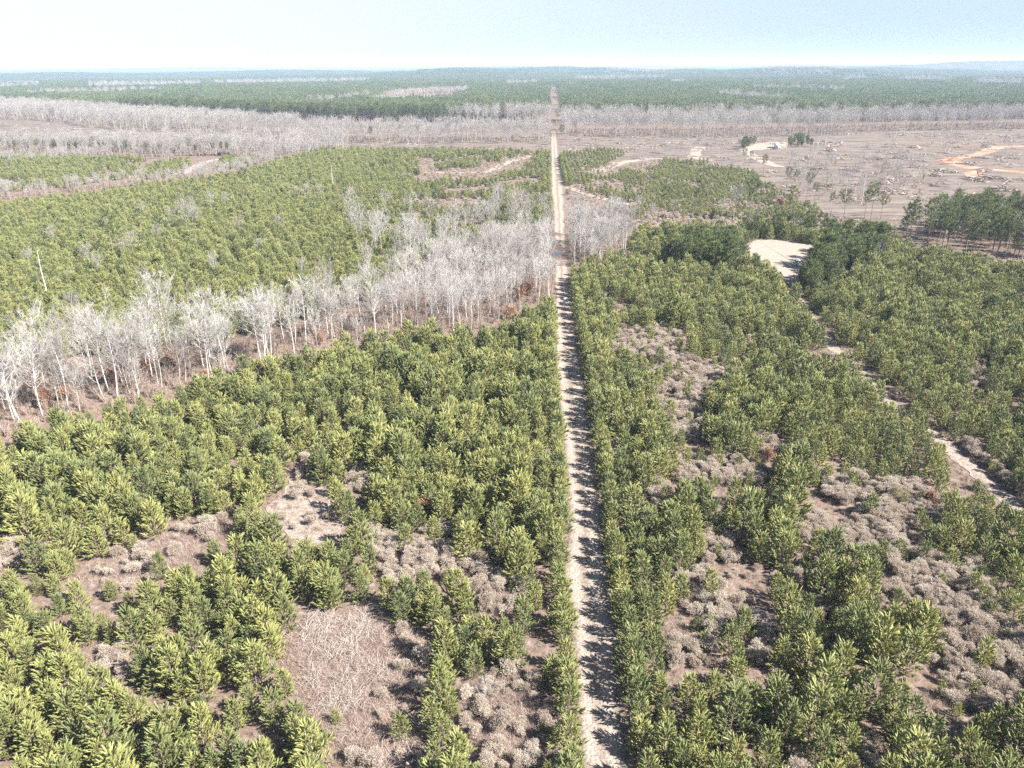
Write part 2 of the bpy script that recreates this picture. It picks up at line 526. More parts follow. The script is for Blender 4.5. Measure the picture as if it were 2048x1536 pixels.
def young_pine(seed, h=5.6, spread=1.0):
    """a plantation pine: whorls of rising branches carrying upright bottle-brush shoots. Returns trunk and crown geometry"""
    global rng
    keep, rng = rng, np.random.default_rng(seed)
    tr, cr = Geo(), Geo()
    lean = rng.normal(0, 0.12, 2)
    zz = np.linspace(0, h * 0.97, 6)
    path = np.stack([lean[0] * (zz / h) ** 2, lean[1] * (zz / h) ** 2, zz], 1)
    tube(tr, path, 0.085 * (1 - zz / h * 0.93), 5)
    B, D, L = [], [], []
    z = 0.35
    ph = rng.uniform(0, 6.28)
    while z < h * 0.96:
        t = z / h
        nb = rng.integers(5, 7) if t < 0.8 else rng.integers(3, 5)
        reach = spread * (0.22 + 1.28 * (1 - t) ** 0.9) * (0.75 + 0.25 * min(1, t / 0.2)) * rng.uniform(0.8, 1.15)
        for i in range(nb):
            a = ph + i * 2 * math.pi / nb + rng.normal(0, 0.25)
            r = reach * rng.uniform(0.72, 1.2)
            up = 0.30 + 0.75 * t + rng.normal(0, 0.1)
            c = np.array([math.cos(a), math.sin(a), 0])
            o = np.array([lean[0] * t * t, lean[1] * t * t, z])
            q = np.linspace(0, 1, 4)
            bp = o + c * (q * r)[:, None] + np.array([0, 0, 1.0]) * (r * (up * q ** 1.5))[:, None]
            tube(tr, bp, 0.024 * (1 - t * 0.5) * (1 - 0.75 * q), 3)
            end = unit(bp[3] - bp[2])
            # leader shoot and side shoots
            B.append(bp[3] - end * 0.25)
            D.append(end + np.array([0, 0, 0.55]))
            L.append(rng.uniform(0.65, 0.95))
            ns = max(1, int(r * 4.6))
            for k in range(ns):
                f = rng.uniform(0.28, 0.98)
                p = o + c * (f * r) + np.array([0, 0, 1.0]) * (r * up * f ** 1.5)
                side = np.cross(c, [0, 0, 1.0]) * rng.choice([-1, 1]) * rng.uniform(0.35, 1.0)
                B.append(p)
                D.append(c * 0.7 + side * 0.75 + np.array([0, 0, rng.uniform(0.35, 1.1)]))
                L.append(rng.uniform(0.5, 0.85))
        z += rng.uniform(0.42, 0.66) * (1.0 - 0.2 * t)
        ph += 1.1
    top = np.array([lean[0], lean[1], h * 0.93])
    for k in range(5):
        a = rng.uniform(0, 6.28)
        B.append(top - np.array([0, 0, 0.1 * k]))
        D.append([0.45 * math.cos(a), 0.45 * math.sin(a), 1] if k else [0, 0, 1])
        L.append(0.75)
    B, D, L = np.array(B), np.array(D), np.array(L)
    plumes(cr, B, D, L, L * rng.uniform(0.075, 0.115, len(L)))
    brush(cr, B, D, L, 22, 0.23, 0.032, 0, 0.80, 0.25)
    rng = keep
    return tr, cr


def tall_pine(seed, h=18.0, crown=0.42, width=3.0, dense=1.0):
    """a grown pine: long bare stem, irregular layered crown"""
    global rng
    keep, rng = rng, np.random.default_rng(seed)
    tr, cr = Geo(), Geo()
    lean = rng.normal(0, 0.022 * h, 2)
    zz = np.linspace(0, h * 0.97, 8)
    path = np.stack([lean[0] * (zz / h) ** 1.6, lean[1] * (zz / h) ** 1.6, zz], 1)
    tube(tr, path, 0.0115 * h * (1 - zz / h * 0.9), 6)
    B, D = [], []
    nl = int(26 * dense)
    for i in range(nl):
        t = 1 - crown * (1 - ((i + rng.uniform(0, 1)) / nl)) ** 1.0
        k = (1 - t) / crown
        r = width * (0.25 + 0.95 * math.sin(min(1.0, k * 1.25 + 0.08) * math.pi * 0.62)) * rng.uniform(0.55, 1.15)
        if k > 0.75:
            r *= rng.uniform(0.4, 1.0)
        a = i * 2.4 + rng.normal(0, 0.4)
        c = np.array([math.cos(a), math.sin(a), 0])
        z = t * h * 0.98
        o = np.array([lean[0] * t ** 1.6, lean[1] * t ** 1.6, z])
        up = rng.uniform(0.05, 0.4) + 0.5 * (1 - k)
        q = np.linspace(0, 1, 4)
        bp = o + c * (q * r)[:, None] + np.array([0, 0, 1.0]) * (r * up * q ** 1.4)[:, None]
        tube(tr, bp, 0.0032 * h * (1 - 0.8 * q), 3)
        for j in range(int(12 * r / width + 4)):
            f = rng.uniform(0.35, 1.0)
            p = o + c * (f * r) + np.array([0, 0, 1.0]) * (r * up * f ** 1.4) + rng.normal(0, 0.22 * width / 3, 3)
            B.append(p)
            D.append(c * 0.5 + rng.normal(0, 0.5, 3) + np.array([0, 0, 0.6]))
    for j in range(8):
        B.append(np.array([lean[0], lean[1], h * 0.95]) + rng.normal(0, 0.3, 3))
        D.append(rng.normal(0, 0.5, 3) + np.array([0, 0, 1.0]))
    brush(cr, np.array(B), np.array(D), 0.6, 15, 0.42, 0.10)
    rng = keep
    return tr, cr


def bare_tree(seed, h=18.0, vase=0.5, nl=22, twigs=11, tw=0.040, low=0.38):
    """leafless hardwood: pale stem, rising limbs, a fan of fine twigs"""
    global rng
    keep, rng = rng, np.random.default_rng(seed)
    tr, cr = Geo(), Geo()
    lean = rng.normal(0, 0.03 * h, 2)
    bow = rng.normal(0, 0.02 * h, 2)
    q = np.linspace(0, 1, 9)

    def stem(t):
        t = np.asarray(t, float)[..., None]
        return np.concatenate([lean[0] * t + bow[0] * np.sin(t * 3.1), lean[1] * t + bow[1] * np.sin(t * 3.1), t * h * 0.86], -1)
    r0 = 0.0095 * h
    tube(tr, stem(q), r0 * (1 - 0.86 * q ** 0.9), 6)
    TB, TT, TW = [], [], []
    for i in range(nl):
        t = low + (0.97 - low) * ((i + rng.uniform(0, 1)) / nl) ** 0.9
        o = stem(t)
        a = i * 2.4 + rng.normal(0, 0.5)
        c = np.array([math.cos(a), math.sin(a), 0])
        le = h * rng.uniform(0.24, 0.42) * (1.12 - 0.62 * (t - low) / (1 - low)) * (0.75 if t < low + 0.12 else 1)
        out = vase * rng.uniform(0.7, 1.25)
        qq = np.linspace(0, 1, 5)
        lp = o + c * (le * out * qq ** 0.85)[:, None] + np.array([0, 0, 1.0]) * (le * (0.35 * qq + 0.55 * qq ** 1.6))[:, None]
        lp[1:] += rng.normal(0, 0.012 * h, (4, 3))
        tube(cr, lp, r0 * 0.42 * (1 - 0.55 * t) * (1 - 0.8 * qq), 4)
        for j in range(6):
            f = rng.uniform(0.3, 1.0)
            k = min(3, int(f * 4))
            p = lp[k] + (lp[k + 1] - lp[k]) * (f * 4 - k)
            d0 = unit(lp[k + 1] - lp[k])
            d = unit(d0 * 0.8 + rng.normal(0, 0.42, 3) + np.array([0, 0, 0.35]))
            sl = le * rng.uniform(0.28, 0.52)
            e = p + d * sl
            mid = p + d * sl * 0.5 + rng.normal(0, 0.05 * sl, 3)
            tube(cr, [p, mid, e], [0.024, 0.018, 0.010], 3)
            for s in range(twigs):
                ff = rng.uniform(0.15, 1)
                b = p + (e - p) * ff
                dd = unit(d * 0.9 + rng.normal(0, 0.42, 3) + np.array([0, 0, 0.22]))
                TB.append(b)
                TT.append(b + dd * rng.uniform(0.45, 1.0) * (0.045 * h + 0.35))
                TW.append(tw * rng.uniform(0.6, 1.2))
    slivers(cr, np.array(TB), np.array(TT), np.array(TW))
    rng = keep
    return tr, cr


def seed_shrub(seed, r=0.85, h=1.35, lumps=9):
    """rounded dormant shrub: thin stems under feathery seed-head domes"""
    global rng
    keep, rng = rng, np.random.default_rng(seed)
    g = Geo()
    B, D = [], []
    for i in range(lumps):
        a, q = rng.uniform(0, 6.28), math.sqrt(rng.uniform(0, 1)) * r * 0.78
        c = np.array([math.cos(a) * q, math.sin(a) * q, h * rng.uniform(0.62, 1.0) * (1 - 0.35 * (q / r) ** 2)])
        tube(g, [[c[0] * 0.2, c[1] * 0.2, 0], c * np.array([0.7, 0.7, 0.55]), c], [0.02, 0.014, 0.01], 3, 1)
        lr = rng.uniform(0.26, 0.46) * r / 0.85
        k = 84
        d = unit(rng.normal(0, 1, (k, 3)) + np.array([0, 0, 0.75]))
        B.append(c + d * lr * rng.uniform(0.35, 0.95, (k, 1)) * np.array([1, 1, 0.85]))
        D.append(d)
        for s in range(5):
            e = c + unit(rng.normal(0, 1, 3) + np.array([0, 0, 0.8])) * lr * 0.8
            tube(g, [c * np.array([0.8, 0.8, 0.6]), e], [0.012, 0.006], 3, 1)
    B, D = np.concatenate(B), np.concatenate(D)
    brush(g, B, D, 0.12, 7, 0.115, 0.030, 0, 1.1, 0.5)
    rng = keep
    return g


def twig_shrub(seed, h=2.2, r=1.1, n=200, wd=0.03, mi=0):
    """multi-stemmed leafless bush or sapling"""
    global rng
    keep, rng = rng, np.random.default_rng(seed)
    g = Geo()
    TB, TT = [], []
    for i in range(9):
        a = rng.uniform(0, 6.28)
        c = np.array([math.cos(a), math.sin(a), 0]) * r * rng.uniform(0.2, 0.9)
        e = c + np.array([0, 0, h * rng.uniform(0.55, 0.95)])
        tube(g, [c * 0.12, c * 0.5 + np.array([0, 0, e[2] * 0.45]), e], [0.035, 0.025, 0.012], 3, mi)
        for s in range(n // 9):
            f = rng.uniform(0.2, 1)
            b = c * f + np.array([0, 0, e[2] * f])
            d = unit(rng.normal(0, 0.6, 3) + np.array([c[0] * 0.5 / r, c[1] * 0.5 / r, 0.8]))
            TB.append(b)
            TT.append(b + d * rng.uniform(0.25, 0.6) * h * 0.45)
    slivers(g, np.array(TB), np.array(TT), np.full(len(TB), wd), mi)
    rng = keep
    return g


def leafy_bush(seed, h=3.2, r=1.4, n=1500, leaf=0.13):
    global rng
    keep, rng = rng, np.random.default_rng(seed)
    tr, g = Geo(), Geo()
    cl = [np.array([math.cos(a) * q, math.sin(a) * q, z]) for a, q, z in zip(rng.uniform(0, 6.28, 14), np.sqrt(rng.uniform(0, 1, 14)) * r * 0.75, rng.uniform(0.3, 0.9, 14) * h)]
    for c in cl:
        tube(tr, [[0, 0, 0.05], c * np.array([0.4, 0.4, 0.5]), c], [0.05, 0.035, 0.015], 3)
    ci = rng.integers(0, 14, n)
    p = np.array(cl)[ci] + rng.normal(0, 1, (n, 3)) * np.array([0.3, 0.3, 0.28]) * r * 0.62
    p[:, 2] = np.maximum(p[:, 2], 0.15)
    d = unit(rng.normal(0, 1, (n, 3)))
    slivers(g, p, p + d * leaf * 2, np.full(n, leaf))
    rng = keep
    return tr, g


def grass_tuft(seed, n=26, h=0.55, r=0.35, wd=0.035):
    global rng
    keep, rng = rng, np.random.default_rng(seed)
    g = Geo()
    a, q = rng.uniform(0, 6.28, n), np.sqrt(rng.uniform(0, 1, n)) * r
    b = np.stack([np.cos(a) * q, np.sin(a) * q, np.full(n, -0.02)], 1)
    t = b + np.stack([rng.normal(0, 0.35, n) * h, rng.normal(0, 0.35, n) * h, h * rng.uniform(0.5, 1.1, n)], 1)
    slivers(g, b, t, np.full(n, wd))
    rng = keep
    return g


def pine_patch(seed, size=24.0, step=4.4, h=15.0, nb=70):
    """a patch of distant plantation: stems and crowns of about thirty trees"""
    global rng
    keep, rng = rng, np.random.default_rng(seed)
    g = Geo()
    kk = int(size / step)
    for i in range(kk):
        for j in range(kk):
            if rng.uniform() < 0.06:
                continue
            x, y = (i + 0.5) * step - size / 2 + rng.normal(0, 0.5), (j + 0.5) * step - size / 2 + rng.normal(0, 0.7)
            hh = h * rng.uniform(0.82, 1.12)
            tube(g, [[x, y, 0], [x, y, hh * 0.9]], [0.16, 0.05], 3, 1)
            t = rng.uniform(0, 1, nb) ** 0.8
            rr = (1 - t) ** 0.7 * 2.1 * rng.uniform(0.3, 1.0, nb)
            a = rng.uniform(0, 6.28, nb)
            p = np.stack([x + np.cos(a) * rr, y + np.sin(a) * rr, hh * (0.50 + 0.48 * t)], 1)
            d = unit(np.stack([np.cos(a), np.sin(a), rng.uniform(-0.1, 1.4, nb)], 1) + rng.normal(0, 0.35, (nb, 3)))
            slivers(g, p, p + d * 1.25, np.full(nb, 0.62), 0)
    rng = keep
    return g


def canopy_patch(seed, size=160.0, nn=22, h=15.0):
    """a far block of forest: lumpy canopy with its own depth"""
    r2 = np.random.default_rng(seed)
    g = Geo()
    nt_ = 700
    a, q = r2.uniform(0, 6.28, nt_), np.sqrt(r2.uniform(0, 1, nt_))
    rr = size * 0.5 * (0.75 + 0.25 * np.sin(a * 3 + seed) + 0.12 * np.sin(a * 7 + seed * 2))
    x, y = np.cos(a) * q * rr, np.sin(a) * q * rr
    for i in range(nt_):
        hh = h * r2.uniform(0.7, 1.15)
        w_ = r2.uniform(2.4, 4.6)
        an = np.arange(5) * 1.2566 + r2.uniform(0, 6)
        ring = np.stack([x[i] + w_ * np.cos(an), y[i] + w_ * np.sin(an), np.full(5, hh * 0.55)], 1) + r2.normal(0, 0.5, (5, 3))
        foot = ring.copy()
        foot[:, 2] = 0
        foot[:, :2] = np.array([x[i], y[i]]) + (ring[:, :2] - np.array([x[i], y[i]])) * 0.6
        v = np.concatenate([ring, [[x[i], y[i], hh]], foot])
        f = [(j, (j + 1) % 5, 5) for j in range(5)] + [(6 + j, 6 + (j + 1) % 5, j) for j in range(5)] + [(6 + (j + 1) % 5, (j + 1) % 5, j) for j in range(5)]
        g.add(v, f)
    return g


def box(g, c, s, mi=0, bev=0.0, rot=0.0, tilt=None):
    c, s = np.asarray(c, float), np.asarray(s, float) / 2
    b = min(bev, s.min() * 0.6)
    if b <= 0:
        v = np.array([[x, y, z] for x in (-s[0], s[0]) for y in (-s[1], s[1]) for z in (-s[2], s[2])])
        f = [(0, 1, 3), (0, 3, 2), (4, 6, 7), (4, 7, 5), (0, 4, 5), (0, 5, 1), (2, 3, 7), (2, 7, 6), (0, 2, 6), (0, 6, 4), (1, 5, 7), (1, 7, 3)]
    else:
        import bmesh
        bm = bmesh.new()
        bmesh.ops.create_cube(bm, size=1.0)
        for q in bm.verts:
            q.co = Vector((q.co.x * 2 * s[0], q.co.y * 2 * s[1], q.co.z * 2 * s[2]))
        bmesh.ops.bevel(bm, geom=bm.edges[:], offset=b, segments=2, affect='EDGES')
        bmesh.ops.triangulate(bm, faces=bm.faces[:])
        bm.verts.index_update()
        v = np.array([q.co[:] for q in bm.verts])
        f = [[q.index for q in ff.verts] for ff in bm.faces]
        bm.free()
    if tilt is not None:
        v = v @ np.asarray(tilt).T
    cr, sr = math.cos(rot), math.sin(rot)
    v = v @ np.array([[cr, sr, 0], [-sr, cr, 0], [0, 0, 1]])
    g.add(v + c, f, mi)


# ------------------------------------------------------------------ scene object helpers
ONES = ['zeroth', 'first', 'second', 'third', 'fourth', 'fifth', 'sixth', 'seventh', 'eighth', 'ninth', 'tenth', 'eleventh', 'twelfth', 'thirteenth', 'fourteenth',
        'fifteenth', 'sixteenth', 'seventeenth', 'eighteenth', 'nineteenth']
TENS = ['', '', 'twenty', 'thirty', 'forty', 'fifty', 'sixty', 'seventy', 'eighty', 'ninety']
TENTH = ['', '', 'twentieth', 'thirtieth', 'fortieth', 'fiftieth', 'sixtieth', 'seventieth', 'eightieth', 'ninetieth']
CARD = ['', 'one', 'two', 'three']


def nth(k):
    if k >= 100:
        r = k % 100
        return f"{CARD[k // 100]}-hundred-and-{nth(r)}" if r else f"{CARD[k // 100]}-hundredth"
    if k < 20:
        return ONES[k]
    return TENTH[k // 10] if k % 10 == 0 else f"{TENS[k // 10]}-{ONES[k % 10]}"


def tag(o, label=None, cat=None, group=None, kind=None):
    if label:
        o['label'] = label
    if cat:
        o['category'] = cat
    if group:
        o['group'] = group
    if kind:
        o['kind'] = kind
    return o


def link(name, me, parent=None):
    o = bpy.data.objects.new(name, me)
    COL.objects.link(o)
    if parent is not None:
        o.parent = parent
    return o


def empty(name, loc, rz=0.0, s=1.0):
    o = bpy.data.objects.new(name, None)
    o.empty_display_size = 0.3
    COL.objects.link(o)
    o.location = loc
    o.rotation_euler = (0, 0, rz)
    o.scale = (s, s, s) if np.isscalar(s) else s
    return o


def proto(me):
    """geometry source for the scattered masses; not in the scene itself"""
    return bpy.data.objects.new(me.name, me)


def scatter(name, pts, rotz, scale, protos, label, cat, tilt=None):
    """ONE object of kind stuff: geometry nodes put the proto meshes on its points"""
    pts = np.asarray(pts, np.float32).reshape(-1, 3)
    k = len(pts)
    if k == 0:
        return None
    me = bpy.data.meshes.new(name)
    me.vertices.add(k)
    me.vertices.foreach_set('co', pts.ravel())
    rot = np.zeros((k, 3), np.float32)
    rot[:, 2] = rotz
    if tilt is not None:
        rot[:, :2] = tilt
    scl = np.broadcast_to(np.asarray(scale, np.float32).reshape(k, -1), (k, 3)).astype(np.float32)
    me.attributes.new('rot', 'FLOAT_VECTOR', 'POINT').data.foreach_set('vector', rot.ravel())
    me.attributes.new('scl', 'FLOAT_VECTOR', 'POINT').data.foreach_set('vector', np.ascontiguousarray(scl).ravel())
    me.attributes.new('idx', 'INT', 'POINT').data.foreach_set('value', rng.integers(0, len(protos), k).astype(np.int32))
    o = link(name, me)
    ng = bpy.data.node_groups.new(name, 'GeometryNodeTree')
    ng.interface.new_socket('Geometry', in_out='INPUT', socket_type='NodeSocketGeometry')
    ng.interface.new_socket('Geometry', in_out='OUTPUT', socket_type='NodeSocketGeometry')
    gi, go = ng.nodes.new('NodeGroupInput'), ng.nodes.new('NodeGroupOutput')
    ip = ng.nodes.new('GeometryNodeInstanceOnPoints')
    jn = ng.nodes.new('GeometryNodeJoinGeometry')
    for p in protos:
        ob = ng.nodes.new('GeometryNodeObjectInfo')
        ob.inputs['Object'].default_value = p
        ob.inputs['As Instance'].default_value = False
        gt = ng.nodes.new('GeometryNodeGeometryToInstance')
        ng.links.new(ob.outputs['Geometry'], gt.inputs[0])
        ng.links.new(gt.outputs[0], jn.inputs[0])

    def attr(nm, typ):
        a = ng.nodes.new('GeometryNodeInputNamedAttribute')
        a.data_type = typ
        a.inputs['Name'].default_value = nm
        return a.outputs['Attribute']
    ng.links.new(gi.outputs[0], ip.inputs['Points'])
    ng.links.new(jn.outputs[0], ip.inputs['Instance'])
    ip.inputs['Pick Instance'].default_value = True
    ng.links.new(attr('idx', 'INT'), ip.inputs['Instance Index'])
    ng.links.new(attr('rot', 'FLOAT_VECTOR'), ip.inputs['Rotation'])
    ng.links.new(attr('scl', 'FLOAT_VECTOR'), ip.inputs['Scale'])
    ng.links.new(ip.outputs[0], go.inputs[0])
    md = o.modifiers.new('scatter', 'NODES')
    md.node_group = ng
    return tag(o, label, cat, None, 'stuff')


# ------------------------------------------------------------------ ground
def axis(lo, hi, dense_lo, dense_hi, step, grow):
    a = list(np.arange(dense_lo, dense_hi + step, step))
    s, p = step, a[-1]
    while p < hi:
        s *= grow
        p += s
        a.append(p)
    s, p = step, a[0]
    while p > lo:
        s *= grow
        p -= s
        a.insert(0, p)
    return np.array(a)


xs = axis(-24000, 24000, -240, 240, 4.0, 1.045)
ys = axis(-1500, 30000, -40, 700, 4.0, 1.02)
X, Y = np.meshgrid(xs, ys)
Z = H(X, Y) + np.where(np.hypot(X, Y) < 1500, (vnoise(X, Y, 18, 11) - 0.5) * 0.06, 0)
nx, ny = len(xs), len(ys)
ii = (np.arange(ny - 1)[:, None] * nx + np.arange(nx - 1)[None]).ravel()
ff = np.concatenate([np.stack([ii, ii + 1, ii + nx + 1], 1), np.stack([ii, ii + nx + 1, ii + nx], 1)])
far = (Y.ravel()[ff[:, 0]] > 2200)
g = Geo()
g.add(np.stack([X, Y, Z], -1).reshape(-1, 3), ff)
me = g.mesh('ground', ['litter', 'pasture'])
me.polygons.foreach_set('material_index', far.astype(np.int32))
me.polygons.foreach_set('use_smooth', np.ones(len(me.polygons), bool))
ground = tag(link('ground', me), 'brown needle litter and dead grass ground under the plantation', 'ground', None, 'structure')


# road edges read off the photograph, turned into ground points
ROAD_PX = [(1800, 1172, 1300), (1536, 1160, 1264), (1430, 1158, 1250), (1300, 1150, 1238), (1180, 1130, 1222), (1100, 1132, 1212), (1000, 1134, 1203), (870, 1123, 1187), (720, 1109, 1163),
           (600, 1110, 1144), (540, 1110, 1138), (480, 1109, 1133), (420, 1106, 1130), (370, 1102, 1129), (330, 1102, 1120), (290, 1102, 1115.5), (262, 1102, 1111.5), (248, 1103, 1110),
           (240, 1104.6, 1108), (200, 1105.6, 1107.4), (175, 1106.2, 1107.2)]
RL, RRT = GP([(a, y) for y, a, b in ROAD_PX]), GP([(b, y) for y, a, b in ROAD_PX])


def road_c(y):
    return np.interp(y, RL[:, 1], (RL[:, 0] + RRT[:, 0]) / 2)


def road_hw(y):
    return np.interp(y, RL[:, 1], (RRT[:, 0] - RL[:, 0]) / 2)


def strip(name, left, right, mat, z, label, cat, seed=1, jag=0.35, step=0.8):
    """a ribbon of ground between two edge lines, with ragged edges"""
    left, right = np.asarray(left, float), np.asarray(right, float)
    d = np.r_[0, np.cumsum(np.linalg.norm(np.diff((left + right) / 2, axis=0), axis=1))]
    k = max(8, min(1400, int(d[-1] / step)))
    s = np.linspace(0, d[-1], k)
    L = np.stack([np.interp(s, d, left[:, i]) for i in (0, 1)], 1)
    Rr = np.stack([np.interp(s, d, right[:, i]) for i in (0, 1)], 1)
    r2 = np.random.default_rng(seed)
    ax = unit(Rr - L)
    L = L - ax * (r2.normal(0, 1, (k, 1)) * jag * 0.5 + (vnoise(s, s * 0, 6, seed)[:, None] - 0.5) * jag * 2)
    Rr = Rr + ax * (r2.normal(0, 1, (k, 1)) * jag * 0.5 + (vnoise(s, s * 0, 6, seed + 9)[:, None] - 0.5) * jag * 2)
    cols = 7
    rows = []
    for c in range(cols):
        f = c / (cols - 1)
        p = L * (1 - f) + Rr * f
        hz = z * (0.35 if c in (0, cols - 1) else 1.0)
        rut = -0.05 if c in (2, 4) else 0.0
        rows.append(np.c_[p, H(p[:, 0], p[:, 1]) + 0.035 + hz + rut + 0.03 * (vnoise(p[:, 0], p[:, 1], 2.5, seed) - 0.5)])
    v = np.stack(rows, 1).reshape(-1, 3)
    i0 = (np.arange(k - 1)[:, None] * cols + np.arange(cols - 1)[None]).ravel()
    f = np.concatenate([np.stack([i0, i0 + 1, i0 + cols + 1], 1), np.stack([i0, i0 + cols + 1, i0 + cols], 1)])
    g = Geo()
    g.add(v, f)
    o = link(name, g.mesh(name, [mat]))
    o.data.polygons.foreach_set('use_smooth', np.ones(len(o.data.polygons), bool))
    o.data.attributes.new('across', 'FLOAT', 'POINT').data.foreach_set('value', np.tile(np.linspace(0, 1, cols), k).astype(np.float32))
    return tag(o, label, cat, None, 'structure')


def sheet(name, poly, mat, z, label, cat, seed=1, jag=2.0, ground_pts=False):
    """a patch of bare ground with a ragged outline"""
    P = np.asarray(poly, float) if ground_pts else GP(poly)
    Q = []
    r2 = np.random.default_rng(seed)
    for i in range(len(P)):
        a, b = P[i], P[(i + 1) % len(P)]
        k = max(2, min(60, int(np.linalg.norm(b - a) / max(0.6, jag * 0.6))))
        for j in range(k):
            Q.append(a + (b - a) * j / k + r2.normal(0, jag * 0.33, 2))
    import bmesh
    bm = bmesh.new()
    vs_ = [bm.verts.new((x, y, float(H(x, y)) + 0.035 + z)) for x, y in Q]
    f = bm.faces.new(vs_)
    bmesh.ops.triangulate(bm, faces=[f])
    me = bpy.data.meshes.new(name)
    bm.normal_update()
    for q in bm.faces:
        if q.normal.z < 0:
            q.normal_flip()
    bm.to_mesh(me)
    bm.free()
    me.materials.append(M[mat])
    return tag(link(name, me), label, cat, None, 'structure')


def track(name, px, width, mat, z, label, seed=1, jag=0.4):
    P = GP(px)
    t = unit(np.gradient(P, axis=0))
    nrm = np.stack([-t[:, 1], t[:, 0]], 1) * width / 2
    return strip(name, P + nrm, P - nrm, mat, z, label, 'track', seed, jag)


n_ = len(RL) - 4
strip('dirt_road', RL[:n_], RRT[:n_], 'road_dirt', 0.10, 'long straight pale dirt road running through the pines to the horizon', 'road', 3, 0.35, 0.9)

strip('dirt_track', RL[n_ - 1:] + np.array([-1.0, 0]), RRT[n_ - 1:] + np.array([-1.0, 0]), 'litter', 0.10, 'narrow lane carrying the road on through the far pine forest', 'track', 3, 0.8, 4.0)

CLEARING = [(1478, 494), (1515, 480), (1560, 480), (1642, 492), (1622, 520), (1604, 542), (1596, 562), (1572, 562), (1560, 548), (1530, 538), (1490, 520)]
sheet('sandy_clearing', CLEARING, 'sand', 0.04, 'pale sandy clearing enclosed by pines right of the road', 'clearing', 4, 1.2)
TRACK_R = [(1580, 552), (1590, 585), (1612, 625), (1660, 690), (1722, 748), (1800, 822), (1878, 878), (1958, 950), (2020, 1005), (2060, 1045), (2140, 1130), (2260, 1260)]
track('dirt_track', TRACK_R, 2.3, 'pale_soil', 0.06, 'sandy track winding from the clearing down through the right-hand pines', 6)
SAND_GAP = [(584, 930), (611, 948), (635, 966), (664, 999), (692, 1048), (672, 1080), (630, 1088), (580, 1076), (548, 1042), (530, 1018), (552, 1000), (572, 985), (578, 955)]
sheet('sandy_patch', SAND_GAP, 'pale_soil', 0.05, 'bright bare sandy gap among the near left pines', 'sand patch', 8, 0.6)
BRAMBLE = [(613, 1225), (648, 1222), (690, 1240), (731, 1212), (752, 1218), (765, 1234), (833, 1246), (842, 1285), (858, 1310), (850, 1335), (840, 1370), (815, 1395), (820, 1425), (835, 1450), (842, 1480), (835, 1560),
           (715, 1570), (700, 1520), (657, 1475), (626, 1425), (605, 1395), (612, 1365), (610, 1338), (600, 1330), (568, 1305), (575, 1280), (605, 1277)]
sheet('bramble_ground', BRAMBLE, 'bramble_soil', 0.04, 'mauve brown ground of the bramble clearing in the near left pines', 'clearing', 9, 1.1)
GAP_L2 = [(175, 1140), (185, 1122), (220, 1120), (230, 1090), (262, 1082), (275, 1092), (312, 1080), (345, 1060), (360, 1025), (385, 1030), (390, 1055), (425, 1030), (462, 1055), (457, 1070), (390, 1065), (390, 1110),
          (370, 1122), (325, 1127), (275, 1160), (245, 1172), (215, 1187), (207, 1155)]
sheet('brush_ground', [(205, 1165), (215, 1130), (250, 1090), (320, 1080), (365, 1040), (390, 1060), (392, 1112), (330, 1140), (280, 1172), (235, 1195)], 'bramble_soil', 0.04,
      'reddish brown ground of the crescent brush gap at left', 'clearing', 10, 1.0)
GAP_B = [(930, 1350), (985, 1335), (1060, 1350), (1108, 1370), (1120, 1440), (1130, 1560), (1000, 1560), (945, 1490), (930, 1420)]
sheet('brush_ground', GAP_B, 'bramble_soil', 0.04, 'mauve ground of the brush gap left of the road at bottom', 'clearing', 11, 1.0)

CUT_R = [(1118, 312), (1119, 272), (1300, 268), (1700, 262), (2048, 250), (2500, 240), (2700, 480), (2300, 505), (2048, 470), (1800, 462), (1640, 452), (1560, 395), (1500, 350), (1420, 330), (1250, 318)]
sheet('clear_cut', CUT_R, 'cut_ground', 0.05, 'wide grey mauve logged clear-cut beyond the plantation right of the road', 'clear-cut', 12, 3.0)
CUT_L = [(1102, 306), (1101, 244), (900, 246), (700, 241), (533, 236), (318, 224), (239, 221), (0, 210), (-500, 205), (-500, 312), (0, 306), (340, 312), (445, 306), (560, 318), (640, 304), (840, 298)]
sheet('clear_cut', CUT_L, 'cut_ground', 0.05, 'grey logged clear-cut strip between the bare belts left of the road', 'clear-cut', 13, 3.0)
sheet('logging_deck', [(1478, 300), (1510, 288), (1545, 284), (1578, 284), (1572, 297), (1540, 299), (1505, 301), (1488, 306)], 'sand', 0.10, 'bright sandy log landing beyond the young pines with a white truck', 'log landing', 14, 1.5)
track('dirt_track', [(1485, 300), (1500, 308), (1518, 318), (1538, 328), (1562, 335)], 7, 'sand', 0.16, 'pale track running from the log landing towards the lone pines', 15, 1.0)
track('dirt_track', [(1400, 294), (1390, 305), (1388, 315), (1420, 322)], 8, 'sand', 0.16, 'pale short loop of track behind the far young pines', 16, 1.0)
track('dirt_track', [(1900, 318), (1960, 308), (1995, 294), (2048, 292), (2300, 290)], 9, 'red_clay', 0.16, 'orange clay haul track crossing the clear-cut at far right', 17, 1.5)
track('dirt_track', [(1893, 318), (1915, 330), (1945, 336), (1990, 340), (2060, 346)], 11, 'red_clay', 0.16, 'orange and sandy track bending through the clear-cut', 18, 1.5)
sheet('clay_patch', [(1926, 345), (1955, 341), (1970, 353), (1936, 357)], 'red_clay', 0.10, 'bright orange patch of scraped clay in the clear-cut', 'clay patch', 19, 1.5)
track('dirt_track', [(1062, 312), (1030, 320), (1000, 332), (972, 345), (920, 346), (850, 345)], 6, 'sand', 0.10, 'pale track curving through sparse young pines left of the road', 20, 1.0)
track('dirt_track', [(438, 318), (405, 326), (382, 338), (366, 347), (300, 352), (150, 362)], 6, 'sand', 0.10, 'pale track through the far left young pines', 21, 1.0)
